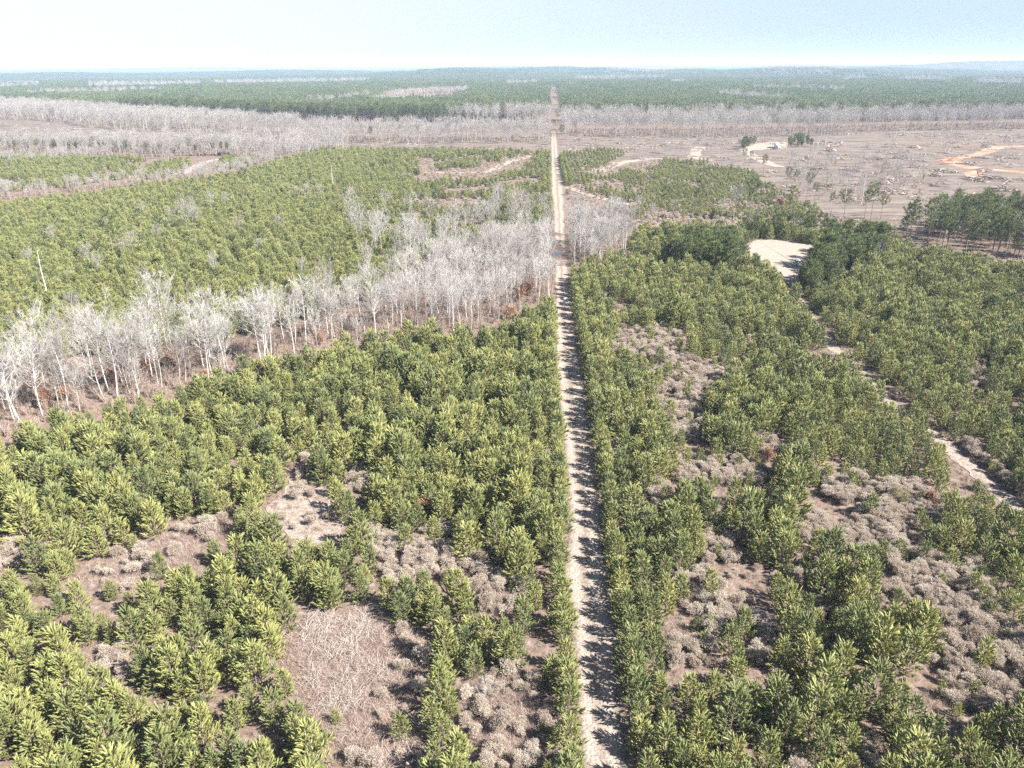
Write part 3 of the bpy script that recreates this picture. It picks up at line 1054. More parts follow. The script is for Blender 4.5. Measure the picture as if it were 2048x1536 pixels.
track('dirt_track', [(1128, 375), (1150, 380), (1175, 390), (1230, 404), (1260, 410)], 5, 'road_dirt', 0.06, 'short spur track leaving the road behind the bare trees', 22, 0.8)
track('dirt_track', [(1180, 345), (1215, 338), (1240, 326), (1290, 318), (1330, 316)], 9, 'sand', 0.08, 'sandy strip between the young pine rows right of the road', 23, 1.5)
sheet('grass_strip', [(1262, 452), (1300, 428), (1500, 425), (1700, 440), (1780, 470), (1500, 463), (1300, 462)], 'straw', 0.06, 'tan strip of dry grass and brush behind the near right pines', 'grass strip', 24, 2.0)
sheet('clearing_far', [(742, 207), (790, 194), (860, 190), (925, 192), (915, 206), (860, 212), (790, 214)], 'red_clay', 0.3, 'pinkish cleared hillside patch inside the far pine forest', 'clearing', 25, 6.0)
# puddle in the road dip
pc = np.array(G(1117, 509))
sheet('puddle', [pc + np.array([1.25 * math.cos(a) * (1 + 0.2 * math.sin(3 * a)), 3.6 * math.sin(a)]) for a in np.linspace(0, 6.28, 15)[:-1]], 'water', 0.13,
      'small blue puddle lying in the road dip among bare trees', 'puddle', 26, 0.25, True)
sheet('brown_ground', [pc + np.array([x, y]) for x, y in [(-2.6, -9), (2.4, -11), (2.6, 0), (2.4, 12), (-2.0, 14), (-2.7, 4)]], 'bramble_soil', 0.115, 'dark brown dip in the road round the puddle', 'soil', 27, 0.8, True)  # darker brown sheet laid over the road round the puddle

# ------------------------------------------------------------------ planting map
GAPS = {
    'bramble': ('the bramble clearing', BRAMBLE), 'sand': ('the bright sandy gap', [(564, 890), (611, 888)] + SAND_GAP[1:]), 'cresc': ('the crescent gap at left', GAP_L2),
    'bottom': ('the bottom brush gap', GAP_B),
    'mid': ('the brush gap above brambles', [(721, 1051), (773, 1056), (808, 1060), (878, 1051), (902, 1028), (925, 1098), (914, 1140), (846, 1132), (785, 1155), (757, 1138), (748, 1093)]),
    'mid2': ('the long gap beside the road', [(932, 1093), (965, 1110), (1000, 1150), (1050, 1170), (1040, 1215), (990, 1225), (950, 1190), (928, 1140)]),
    'up': ('the narrow gap left of centre', [(686, 960), (700, 930), (742, 922), (745, 945), (715, 985), (695, 985)]),
    'leftedge': ('the gap on the left edge', [(-20, 1085), (40, 1075), (60, 1090), (50, 1112), (-20, 1130)]),
    'tiny1': ('the small upper-left gap', [(270, 940), (297, 945), (297, 962), (275, 958)]),
    'tiny2': ('the small gap at lower left', [(120, 1175), (150, 1170), (152, 1200), (128, 1205)]),
    'tiny3': ('the gap with a dark bush', [(195, 1300), (262, 1296), (266, 1338), (205, 1345)]),
    'r1': ('the upper right brush', [(1213, 690), (1245, 656), (1290, 654), (1375, 656), (1372, 680), (1310, 682), (1350, 700), (1352, 717), (1300, 715), (1265, 700), (1230, 697)]),
    'r2': ('the central right brush', [(1330, 708), (1360, 712), (1410, 728), (1448, 712), (1447, 742), (1430, 757), (1384, 786), (1348, 768), (1305, 776), (1299, 742), (1330, 735)]),
    'r3': ('the brush left of tall row', [(1311, 800), (1345, 788), (1385, 800), (1409, 835), (1409, 872), (1343, 876), (1340, 845)]),
    'r4': ('the brush patch mid right', [(1506, 868), (1540, 856), (1592, 880), (1585, 900), (1520, 892)]),
    'r5': ('the long right-centre brush', [(1395, 930), (1430, 900), (1475, 905), (1543, 940), (1530, 957), (1450, 958), (1405, 955), (1377, 950), (1344, 950), (1350, 930)]),
    'r6': ('the small roadside brush', [(1292, 970), (1320, 962), (1350, 985), (1340, 1004), (1300, 1000)]),
    'r7': ('the big right brush band', [(1637, 935), (1698, 930), (1730, 955), (1830, 965), (1907, 1000), (1880, 1025), (1830, 1010), (1830, 1065), (1860, 1108), (1930, 1110), (2004, 1150), (1990, 1200), (2048, 1270), (2060, 1400),
                               (1990, 1405), (1900, 1390), (1870, 1300), (1900, 1260), (1870, 1200), (1780, 1190), (1745, 1230), (1746, 1190), (1800, 1150), (1775, 1095), (1750, 1088), (1682, 1080), (1690, 1050), (1720, 1000), (1690, 990), (1650, 985)]),
    'r8': ('the brush below right centre', [(1597, 1030), (1640, 1018), (1653, 1060), (1640, 1076), (1600, 1060)]),
    'r9': ('the brush in right rows', [(1398, 1070), (1430, 1050), (1482, 1070), (1475, 1110), (1410, 1112)]),
    'r10': ('the brush by cedar', [(1355, 1150), (1420, 1137), (1440, 1175), (1481, 1190), (1478, 1240), (1420, 1245), (1392, 1210), (1358, 1190)]),
    'r11': ('the lower roadside gap', [(1335, 1278), (1366, 1275), (1400, 1268), (1436, 1272), (1430, 1312), (1340, 1318)]),
    'r12': ('the gap in lower rows', [(1500, 1228), (1550, 1225), (1556, 1300), (1505, 1306)]),
    'r13': ('the brush right of rows', [(1578, 1130), (1634, 1126), (1640, 1165), (1582, 1170)]),
    'r14': ('the bottom right gap', [(1723, 1470), (1772, 1462), (1780, 1550), (1715, 1550)]),
    'r15': ('the small lower-right gap', [(1632, 1188), (1680, 1183), (1684, 1218), (1636, 1220)]),
    'r16': ('the bottom-edge gap', [(1587, 1505), (1625, 1498), (1632, 1550), (1580, 1550)]),
    'rr1': ('the trackside brush', [(1890, 862), (1930, 880), (2000, 940), (2048, 980), (2048, 1010), (1985, 985), (1925, 915), (1880, 870)]),
    'rr2': ('the far right gap', [(1925, 730), (1970, 725), (1975, 760), (1935, 765)]),
}
HARD = [BRAMBLE, SAND_GAP, GAP_L2, GAP_B]


def in_gap(px, py):
    c = np.zeros(np.shape(px), bool)
    for nm, (lab, poly) in GAPS.items():
        c |= inside(poly, px, py)
    return c


# planted ground (base lines), in photograph pixels
Z_L1 = [(-500, 2100), (-500, 1010), (0, 908), (60, 892), (150, 867), (340, 815), (440, 788), (570, 757), (650, 737), (750, 707), (870, 692), (960, 692), (1010, 670), (1060, 642), (1110, 622), (1112, 640), (1180, 2100)]
Z_R1 = [(1180, 2100), (1142, 560), (1165, 545), (1225, 540), (1257, 520), (1262, 482), (1300, 472), (1480, 470), (1560, 466), (1700, 476), (1790, 492), (1850, 520), (2048, 562), (2500, 650), (2900, 2100)]
Z_R3 = [(1135, 405), (1131, 377), (1119, 330), (1122, 312), (1200, 302), (1240, 302), (1250, 312), (1215, 326), (1240, 335), (1320, 320), (1420, 327), (1510, 350), (1555, 388), (1640, 422), (1660, 440), (1500, 440), (1260, 440), (1250, 405)]
Z_L2 = [(-600, 830), (0, 742), (160, 716), (300, 703), (400, 692), (480, 678), (600, 648), (680, 618), (760, 598), (830, 568), (860, 535), (930, 500), (1000, 478), (1104, 448), (1101, 307), (840, 302), (640, 307), (540, 337), (480, 357),
        (420, 367), (300, 380), (110, 407), (0, 422), (-600, 470)]
Z_L4 = [(-500, 400), (0, 386), (200, 371), (380, 351), (480, 339), (560, 323), (440, 320), (340, 325), (200, 318), (0, 314), (-500, 318)]
BELT = [(-500, 985), (0, 885), (125, 845), (330, 795), (430, 765), (560, 735), (650, 712), (745, 682), (770, 668), (930, 670), (1000, 647), (1060, 612), (1108, 600), (1106, 468), (1060, 488), (1000, 498), (930, 518),
        (870, 548), (830, 590), (760, 622), (680, 642), (600, 668), (480, 700), (400, 714), (300, 732), (160, 756), (0, 796), (-500, 900)]
BELT_R = [(1140, 548), (1180, 540), (1250, 522), (1256, 490), (1225, 476), (1140, 470)]
BELT_S = [(690, 505), (760, 482), (830, 500), (862, 535), (820, 548), (740, 515)]


def grid_rows(y0, y1, x0, x1, du, dv, seed):
    """rows that run along the road: u across (from the road's edge), v along"""
    r2 = np.random.default_rng(seed)
    out = []
    rows = []
    for side in (-1, 1):
        k = 0
        while True:
            u = (1.0 if side > 0 else 1.1) + k * du
            if u > max(abs(x0), abs(x1)) + 20:
                break
            v = np.arange(y0, y1, dv) + r2.uniform(0, dv)
            v = v + r2.normal(0, dv * (0.17 if side > 0 else 0.32), len(v))
            x = road_c(v) + side * (road_hw(v) + u + r2.normal(0, (0.3 if side > 0 else 0.75) if k else 0.15, len(v)))
            ok = (x > x0) & (x < x1)
            out.append(np.stack([x[ok], v[ok]], 1))
            rows.append(np.full(ok.sum(), side * (k + 1)))
            k += 1
    return np.concatenate(out), np.concatenate(rows)


SEEN = [[(1066, 308), (1030, 316), (995, 329), (965, 342), (850, 341), (850, 349), (975, 351), (1005, 339), (1040, 325), (1068, 316)], [(440, 316), (400, 323), (364, 343), (372, 350), (392, 340), (414, 330), (440, 322)],
        [(1180, 342), (1215, 334), (1240, 322), (1325, 312), (1325, 322), (1245, 333), (1220, 343)], [(835, 318), (870, 316), (870, 327), (840, 330)], [(1128, 372), (1180, 386), (1240, 402), (1240, 409), (1175, 395), (1128, 380)]]
SEEN_R = [[(1872, 862), (1905, 876), (1962, 932), (2016, 984), (2000, 994), (1950, 962), (1898, 906)], [(1712, 733), (1730, 733), (1746, 752), (1730, 754)], [(2020, 1005), (2070, 1040), (2070, 1062), (2018, 1022)]]
VIS = [(1478, 492), (1520, 480), (1642, 491), (1612, 512), (1594, 540), (1588, 580), (1572, 575), (1560, 540), (1528, 516)]
cand, rows = grid_rows(30, 345, -330, 420, 2.65, 2.55, 41)
px, py = proj(cand[:, 0], cand[:, 1], 0)
d = np.hypot(cand[:, 0], cand[:, 1])
vis = (px > -420) & (px < 2480) & (py < 1990)
zone = (inside(Z_L1, px, py) | inside(Z_R1, px, py)) & vis
s = rng.normal(0.92, 0.18, len(cand)).clip(0.45, 1.35)
s *= 0.80 + 0.36 * vnoise(cand[:, 0], cand[:, 1], 14, 21)
s = np.where(np.abs(rows) == 1, np.clip(s, 0.82, 1.08), s)
bad = np.zeros(len(cand), bool)
for hz in (0.2, 0.35, 0.62, 0.95):
    qx, qy = proj(cand[:, 0], cand[:, 1], hz * 5.6 * s)
    bad |= in_gap(qx, qy)
    bad |= inside(VIS, qx, qy)
    for sp_ in SEEN_R:
        bad |= inside(sp_, qx, qy)
    for dx in (-0.9, 0.9):
        qx, qy = proj(cand[:, 0] + dx, cand[:, 1], hz * 5.6 * s)
        for hp in HARD:
            bad |= inside(hp, qx, qy)
bad &= np.abs(rows) != 1
small = bad & (rng.uniform(0, 1, len(cand)) < np.where(cand[:, 0] > 5, 0.32, 0.14))                    # a few short pines stand in the brush
# clearing, lane and track stay open
def near_line(P, x, y, r):
    c = np.full(len(x), 1e9)
    for a, b in zip(P[:-1], P[1:]):
        t = np.clip(((x - a[0]) * (b[0] - a[0]) + (y - a[1]) * (b[1] - a[1])) / ((b - a) @ (b - a)), 0, 1)
        c = np.minimum(c, np.hypot(x - a[0] - t * (b[0] - a[0]), y - a[1] - t * (b[1] - a[1])))
    return c < r
trackP = GP(TRACK_R)
open_ = inside(GP(CLEARING), cand[:, 0], cand[:, 1]) | near_line(trackP, cand[:, 0], cand[:, 1], 1.8) | near_line(GP([(1590, 560), (1680, 512), (1735, 480)]), cand[:, 0], cand[:, 1], 3.0)
thin = vnoise(cand[:, 0], cand[:, 1], 9, 33) + 0.35 * vnoise(cand[:, 0], cand[:, 1], 3, 34)
miss = (thin < np.where(cand[:, 0] > 0, np.where((px < 1660) & (py > 600), 0.385, 0.33), 0.13)) & (np.abs(rows) > 1)
miss |= rng.uniform(0, 1, len(cand)) < 0.07
keep = zone & ~open_ & ((~bad & ~miss) | (small & zone & ~inside(SAND_GAP, px, py) & ~inside(BRAMBLE, px, py)))
s = np.where(bad, s * rng.uniform(0.35, 0.85, len(s)), s)
near = np.c_[cand, rows, s][keep]
# two little pines in the bramble clearing, set by hand
for bx, by, ss in [(801, 1478, 0.62), (673, 1447, 0.36)]:
    gx, gy = G(bx, by)
    near = np.vstack([near, [gx, gy, -99, ss]])

# the left-hand plantation behind the bare belt, and the far young pines
cand2, rows2 = grid_rows(150, 720, -560, 330, 2.5, 2.45, 42)
px, py = proj(cand2[:, 0], cand2[:, 1], 0)
z2, z3, z4 = inside(Z_L2, px, py), inside(Z_R3, px, py), inside(Z_L4, px, py)
n1 = vnoise(cand2[:, 0], cand2[:, 1], 16, 51) * 0.6 + vnoise(cand2[:, 0], cand2[:, 1], 5, 52) * 0.4
sparse = smooth(620, 900, px) * smooth(500, 430, py)
thr = np.where(z2, 0.13 + 0.36 * sparse, np.where(z3, 0.40, 0.42))
roadside = (np.abs(rows2) <= 2) & (py > 306) & (py < 372)
ok2 = (z2 | z3 | z4) & ((n1 > thr) | roadside) & (rng.uniform(0, 1, len(cand2)) > 0.06)
for tp, tw_ in [([(1062, 312), (1030, 320), (1000, 332), (972, 345), (920, 346), (850, 345)], 5), ([(438, 318), (405, 326), (382, 338), (366, 347), (300, 352), (150, 362)], 5),
                ([(1180, 345), (1215, 338), (1240, 326), (1290, 318), (1330, 316)], 5), ([(1128, 375), (1150, 380), (1175, 390), (1230, 404), (1260, 410)], 4)]:
    ok2 &= ~near_line(GP(tp), cand2[:, 0], cand2[:, 1], tw_)
for hz in (0, 2.0, 4.2):
    for sp_ in SEEN:
        ok2 &= ~inside(sp_, *proj(cand2[:, 0], cand2[:, 1], hz))
s2 = rng.normal(0.78, 0.14, len(cand2)).clip(0.45, 1.15) * np.where(z2, 1.0, 0.85) * (1 - 0.22 * sparse) * np.where(roadside & (rows2 > 0), 1.35, 1.0)
mid = np.c_[cand2, rows2, s2][ok2]

YP = []
for k in range(7):
    tr, cr = young_pine(100 + k, 5.6, [1.15, 1.02, 1.28, 1.1, 1.36, 0.98, 1.2][k])
    g = Geo()
    g.merge(cr)
    g.merge(tr, 1)
    YP.append((tr.mesh('young_pine_trunk', ['pine_bark']), cr.mesh('young_pine_crown', ['young_needle']), proto(g.mesh('young_pine_mass', ['young_needle', 'pine_bark']))))

# the 300 nearest that are in the picture are things of their own
px, py = proj(near[:, 0], near[:, 1], near[:, 3] * 3.2)
infr = (px > -15) & (px < 2063) & (py > 0) & (py < 1545)
dd = np.hypot(near[:, 0], near[:, 1]) + np.where(infr, 0, 1e6)
order = np.argsort(dd)
ind = np.zeros(len(near), bool)
ind[order[:298]] = True
ind[-2:] = True
count = {}
for i in sorted(np.where(ind)[0], key=lambda q: near[q, 1]):
    x, y, row, ss = near[i]
    row = int(row)
    v = int(rng.integers(0, 7))
    e = empty('young_pine', (x, y, 0.0), rng.uniform(0, 6.28), ss * np.array([1, 1, rng.uniform(0.84, 1.02)]))
    link('trunk', YP[v][0], e)
    link('crown', YP[v][1], e)
    look = 'tall' if ss > 1.1 else 'small' if ss < 0.72 else 'broad' if v in (2, 4) else 'slim' if v in (1, 5) else 'bushy'
    if row == -99:
        lab = 'small lone green pine standing in the bramble clearing' if ss > 0.5 else 'tiny green pine seedling at the left side of the bramble clearing'
    else:
        count[row] = count.get(row, 0) + 1
        lab = f"{look} green pine, {nth(count[row])} from the bottom, {nth(abs(row))} row {'left' if row < 0 else 'right'} of the road"
    tag(e, lab, 'pine tree', 'young plantation pines nearest the camera')
rest = np.vstack([near[~ind], mid])
k = len(rest)
scatter('young_pine_plantation', np.c_[rest[:, :2], np.zeros(k)], rng.uniform(0, 6.28, k), rest[:, 3:4] * np.c_[np.ones(k), np.ones(k), rng.uniform(0.82, 1.02, k)], [p[2] for p in YP],
        'dense bright green young pines covering the ground on both sides of the road', 'pine plantation')


# ------------------------------------------------------------------ leafless hardwoods
def fill(poly, spacing, seed, jitter=0.42):
    P = GP(poly)
    r2 = np.random.default_rng(seed)
    x0, y0 = P.min(0)
    x1, y1 = P.max(0)
    gx, gy = np.meshgrid(np.arange(x0, x1 + spacing, spacing), np.arange(y0, y1 + spacing, spacing))
    q = np.stack([gx.ravel(), gy.ravel()], 1) + r2.normal(0, spacing * jitter, (gx.size, 2))
    return q[inside(P, q[:, 0], q[:, 1])]


BT = []
for k in range(8):
    tr, cr = bare_tree(200 + k, [18, 19, 17, 20, 18, 16, 19, 18][k], [0.6, 0.75, 0.5, 0.66, 0.85, 0.55, 0.62, 0.72][k], 24, 16, 0.030, [0.38, 0.45, 0.33, 0.5, 0.3, 0.42, 0.36, 0.48][k])
    g = Geo()
    g.merge(cr)
    g.merge(tr, 1)
    BT.append((tr.mesh('bare_tree_trunk', ['pale_bark']), cr.mesh('bare_tree_crown', ['twig']), proto(g.mesh('bare_tree_mass', ['twig', 'pale_bark']))))

bt = []     # x, y, scale, area
for poly, sp, lo, hi, area in [(BELT, 4.4, 0.55, 1.12, 'belt'), (BELT_R, 4.2, 0.65, 1.0, 'right'), (BELT_S, 7.0, 0.5, 0.9, 'strip'),
                               ([(700, 640), (760, 615), (830, 585), (870, 545), (930, 515), (1000, 496), (1104, 466), (1103, 425), (1000, 445), (900, 470), (820, 500), (760, 560), (690, 610)], 8.5, 0.5, 0.95, 'back')]:
    q = fill(poly, sp, 61 + len(area))
    qx, qy = proj(q[:, 0], q[:, 1], 0)
    q = q[(np.abs(q[:, 0] - road_c(q[:, 1])) > road_hw(q[:, 1]) + 1.2) & (qx > -250)]
    th = vnoise(q[:, 0], q[:, 1], 14, 77)
    q = q[th > (0.10 if area == 'right' else 0.06)]
    qx, qy = proj(q[:, 0], q[:, 1], 0)
    for (x, y), u in zip(q, qx):
        f_ = float(1.0 - 0.26 * smooth(450, 850, u)) if area == 'belt' else 1.0
        bt.append((x, y, rng.triangular(lo * 0.7, (lo + hi) / 2, hi) * f_, area))
for bx, by, hpx, area in [(110, 500, 40, 'cluster'), (60, 540, 36, 'cluster'), (215, 470, 34, 'cluster'), (290, 440, 30, 'cluster'), (480, 480, 40, 'cluster'), (520, 520, 36, 'cluster'), (560, 470, 34, 'cluster'), (150, 640, 46, 'cluster'), (430, 560, 40, 'cluster'),
                          (300, 600, 44, 'cluster'), (610, 560, 40, 'cluster'), (200, 560, 42, 'cluster'), (246, 524, 40, 'cluster'), (350, 470, 45, 'cluster'), (372, 474, 62, 'cluster'), (388, 468, 60, 'cluster'), (398, 462, 40, 'cluster'), (320, 494, 40, 'cluster'), (268, 520, 48, 'cluster'), (182, 548, 52, 'cluster'), (146, 578, 34, 'cluster'),
                          (60, 625, 26, 'cluster'), (28, 655, 28, 'cluster'), (452, 425, 32, 'cluster'), (425, 430, 40, 'cluster'), (612, 412, 36, 'cluster'), (640, 412, 34, 'cluster'), (590, 405, 26, 'cluster'),
                          (705, 462, 70, 'middle'), (722, 470, 55, 'middle'), (775, 440, 50, 'middle'), (823, 452, 55, 'middle'), (860, 470, 65, 'middle'), (995, 440, 62, 'middle'), (1060, 470, 60, 'middle'), (930, 470, 45, 'middle'),
                          (1278, 440, 40, 'middle'), (1345, 440, 34, 'middle'), (1466, 442, 60, 'middle'), (1440, 446, 40, 'middle'), (1260, 470, 52, 'middle'), (1300, 455, 40, 'middle'),
                          (1828, 478, 56, 'stand'), (1862, 474, 62, 'stand'), (2012, 500, 58, 'stand'), (2044, 520, 80, 'stand'), (1890, 480, 50, 'stand'), (1745, 540, 46, 'stand'), (1470, 548, 46, 'stand'), (1584, 476, 36, 'stand'),
                          (1618, 470, 30, 'stand')]:
    gx, gy = G(bx, by)
    _, ty = proj(gx, gy, 18.0)
    bt.append((gx, gy, 1.25 * hpx / (by - ty), area))
bt.sort(key=lambda q: math.hypot(q[0], q[1]))
bx_, by_ = proj(np.array([q[0] for q in bt]), np.array([q[1] for q in bt]), np.array([q[2] * 9 for q in bt]))
infr = (bx_ > -10) & (bx_ < 2058)
pick = np.where(infr)[0][:300]
pickset = set(pick.tolist())
AREA = {'belt': 'in the left belt', 'right': 'in the clump right of the road', 'strip': 'in the strip behind the belt', 'back': 'on the ragged belt back', 'cluster': 'among the left plantation pines',
        'middle': 'along the open middle strip', 'stand': 'by the tall right pines'}
cnt = {}
for i in sorted(pick, key=lambda q: bx_[q]):
    x, y, ss, area = bt[i]
    v = int(rng.integers(0, 8))
    e = empty('bare_tree', (x, y, 0), rng.uniform(0, 6.28), ss * np.array([1, 1, rng.uniform(0.92, 1.08)]))
    link('trunk', BT[v][0], e)
    link('branches', BT[v][1], e)
    cnt[area] = cnt.get(area, 0) + 1
    look = 'tall' if ss > 0.98 else 'low' if ss < 0.55 else 'middling'
    shape = 'wide' if v in (1, 4, 7) else 'slender' if v in (2, 5) else 'upright'
    tag(e, f"{look} {shape} bare tree, {nth(cnt[area])} from the left {AREA[area]}", 'bare tree', 'leafless pale hardwoods')

far_bt = [(bt[i][0], bt[i][1], bt[i][2]) for i in range(len(bt)) if i not in pickset]
FARB = [
    ([(1119, 274), (1400, 277), (1700, 272), (1760, 264), (2048, 260), (2500, 256), (2500, 243), (2048, 246), (1760, 251), (1400, 258), (1119, 258)], 9.0, 0.85, 1.2),
    ([(600, 281), (700, 287), (840, 289), (1100, 286), (1101, 274), (840, 276), (700, 274), (600, 268)], 8.0, 0.75, 1.1),
    ([(890, 252), (1100, 254), (1101, 240), (960, 241)], 11.0, 0.9, 1.25),
    ([(1112, 256), (1240, 254), (1500, 250), (2048, 242), (2048, 238), (1500, 243), (1240, 244), (1112, 244)], 13.0, 0.85, 1.2),
    ([(-400, 230), (0, 238), (100, 244), (170, 254), (240, 261), (444, 268), (512, 272), (600, 281), (600, 266), (440, 252), (330, 244), (240, 236), (100, 224), (0, 217), (-400, 212)], 8.5, 0.8, 1.15),
    ([(-400, 309), (0, 308), (200, 313), (340, 319), (445, 313), (520, 330), (580, 326), (700, 306), (700, 290), (580, 297), (445, 297), (0, 295), (-400, 296)], 7.5, 0.55, 0.95),
    ([(-300, 420), (0, 402), (110, 394), (230, 377), (330, 374), (420, 362), (500, 352), (560, 332), (540, 322), (480, 338), (380, 350), (280, 361), (200, 371), (0, 386), (-300, 400)], 5.5, 0.22, 0.5),
    ([(-300, 345), (0, 335), (150, 326), (230, 316), (200, 312), (0, 322), (-300, 330)], 5.5, 0.25, 0.5),
    ([(1560, 330), (1850, 325), (1850, 395), (1720, 420), (1600, 390)], 13.0, 0.35, 0.7),
    ([(1700, 300), (2048, 290), (2048, 330), (1800, 330)], 30.0, 0.35, 0.7),
    ([(1150, 300), (1450, 290), (1450, 320), (1250, 315)], 30.0, 0.35, 0.6),
    ([(742, 216), (790, 197), (930, 187), (940, 192), (860, 196), (790, 205), (770, 216)], 12, 0.8, 1.1),
    ([(180, 183), (400, 180), (400, 170), (180, 172)], 26, 0.8, 1.2),
    ([(590, 220), (700, 205), (740, 200), (740, 206), (640, 222)], 18, 0.8, 1.1),
    ([(-100, 185), (80, 178), (80, 170), (-100, 175)], 26, 0.8, 1.2),
    ([(1340, 178), (1372, 176), (1370, 170), (1342, 171)], 16, 0.8, 1.2), ([(1430, 200), (1470, 205), (1520, 210), (1570, 214), (1570, 208), (1500, 200), (1440, 195)], 16, 0.7, 1.0),
    ([(60, 200), (200, 196), (330, 192), (330, 187), (200, 190), (60, 195)], 22, 0.8, 1.1), ([(430, 176), (600, 172), (740, 170), (740, 166), (600, 167), (430, 171)], 24, 0.9, 1.3), ([(1010, 176), (1080, 174), (1080, 170), (1010, 172)], 22, 0.8, 1.1),
    ([(1150, 166), (1330, 163), (1330, 159), (1150, 161)], 26, 0.9, 1.3), ([(1500, 188), (1640, 190), (1700, 194), (1700, 190), (1640, 186), (1500, 184)], 22, 0.8, 1.1), ([(1520, 160), (1660, 160), (1660, 153), (1520, 153)], 26, 0.9, 1.4),
    ([(1685, 168), (1735, 166), (1730, 161), (1690, 162)], 22, 0.9, 1.3), ([(1800, 168), (1900, 172), (1900, 167), (1810, 162)], 22, 0.9, 1.3), ([(1945, 176), (2060, 180), (2060, 174), (1960, 167)], 22, 0.9, 1.3),
]
for j, (poly, sp, lo, hi) in enumerate(FARB):
    q = fill(poly, sp, 300 + j)
    q = q[np.abs(q[:, 0] - road_c(q[:, 1])) > road_hw(q[:, 1]) + 0.8]
    for x, y in q:
        far_bt.append((x, y, rng.uniform(lo, hi)))
far_bt = np.array(far_bt)
k = len(far_bt)
BTF = []
for v in range(5):
    tr, cr = bare_tree(260 + v, 18, 0.65, 20, 9, 0.07, 0.42)
    g = Geo()
    g.merge(cr)
    g.merge(tr, 1)
    BTF.append(proto(g.mesh('far_bare_tree_mass', ['far_twig', 'far_twig'])))
scatter('bare_woodland', np.c_[far_bt[:, :2], H(far_bt[:, 0], far_bt[:, 1])], rng.uniform(0, 6.28, k), far_bt[:, 2:3] * np.ones((1, 3)), BTF,
        'belts of leafless grey hardwoods edging the clear-cuts far off', 'bare woodland')

# ------------------------------------------------------------------ grown pines
TP = {}
for key, args in {'lone': [(18, 0.40, 2.9, 1.0), (18, 0.34, 2.6, 0.8), (18, 0.46, 2.7, 1.1), (18, 0.30, 2.4, 0.7)], 'stand': [(15, 0.58, 2.4, 1.05), (15, 0.50, 2.6, 0.95), (15, 0.64, 2.2, 1.15)],
                  'mid': [(10, 0.74, 2.2, 1.5), (10, 0.70, 2.4, 1.5), (10, 0.78, 2.0, 1.6)]}.items():
    TP[key] = []
    for j, (h, c, wd, dn) in enumerate(args):
        tr, cr = tall_pine(400 + j + len(key) * 10, h, c, wd, dn)
        g = Geo()
        g.merge(cr)
        g.merge(tr, 1)
        TP[key].append((tr.mesh('tall_pine_trunk', ['pine_bark']), cr.mesh('tall_pine_crown', ['dark_needle']), proto(g.mesh('tall_pine_mass', ['dark_needle', 'pine_bark'])), h))


def put_pine(key, x, y, ss, label, group):
    v = int(rng.integers(0, len(TP[key])))
    e = empty('tall_pine', (x, y, float(H(x, y))), rng.uniform(0, 6.28), ss)
    link('trunk', TP[key][v][0], e)
    link('crown', TP[key][v][1], e)
    return tag(e, label, 'pine tree', group)


LONE = [(1396, 446, 78, 'dark-crowned pine standing right of the bare roadside clump'), (1498, 443, 86, 'tall thin-stemmed pine behind the sandy clearing'), (1580, 444, 74, 'flat-topped pine with pale stem above the clearing'),
        (1686, 444, 66, 'slanting pine at the edge of the clear-cut'), (1740, 446, 82, 'tallest lone pine at the corner of the right stand'), (1728, 440, 60, 'thin pine beside the tallest lone pine'),
        (1628, 410, 46, 'small-crowned pine inside the clear-cut edge'), (1613, 398, 54, 'slim pine among thin stems on the clear-cut'), (1588, 386, 46, 'round-crowned pine, middle of the clear-cut line'),
        (1572, 378, 44, 'dark pine just below the pale track end'), (1526, 350, 42, 'broad pine with blotched crown by the pale track'), (1488, 331, 34, 'short dark pine near the log landing track'),
        (1500, 332, 30, 'small pine beside the short dark pine'), (1328, 450, 80, 'dark pine in the brush strip right of the bare clump'), (494, 398, 62, 'tall dark pine with a layered crown in the left plantation'),
        (689, 420, 72, 'dark ragged pine above the left plantation, near the middle'), (878, 442, 66, 'dark dense pine just behind the bare belt'), (233, 536, 112, 'thin pale-stemmed pine rising from the left plantation'),
        (325, 492, 66, 'slender pine left of the bare cluster'), (742, 284, 32, 'lone far pine among the grey belt, left one'), (782, 277, 30, 'lone far pine on the cleared strip'),
        (986, 263, 27, 'dark far pine at the back bare belt'), (1008, 271, 29, 'far pine in front of the back bare belt'), (1123, 291, 42, 'lone far pine right beside the distant road'), (1150, 268, 26, 'far pine above the bare belt right of road'),
        (1760, 440, 50, 'pine leaning at the left end of the right stand'), (1478, 300, 22, 'bright bushy pine at the left end of log landing'), (1660, 440, 56, 'pine with sparse crown at the brush strip end')]
for bx, by, hpx, lab in LONE:
    gx, gy = G(bx, by)
    _, ty = proj(gx, gy, 18.0)
    put_pine('lone', gx, gy, hpx / (by - ty), lab, 'lone tall pines')

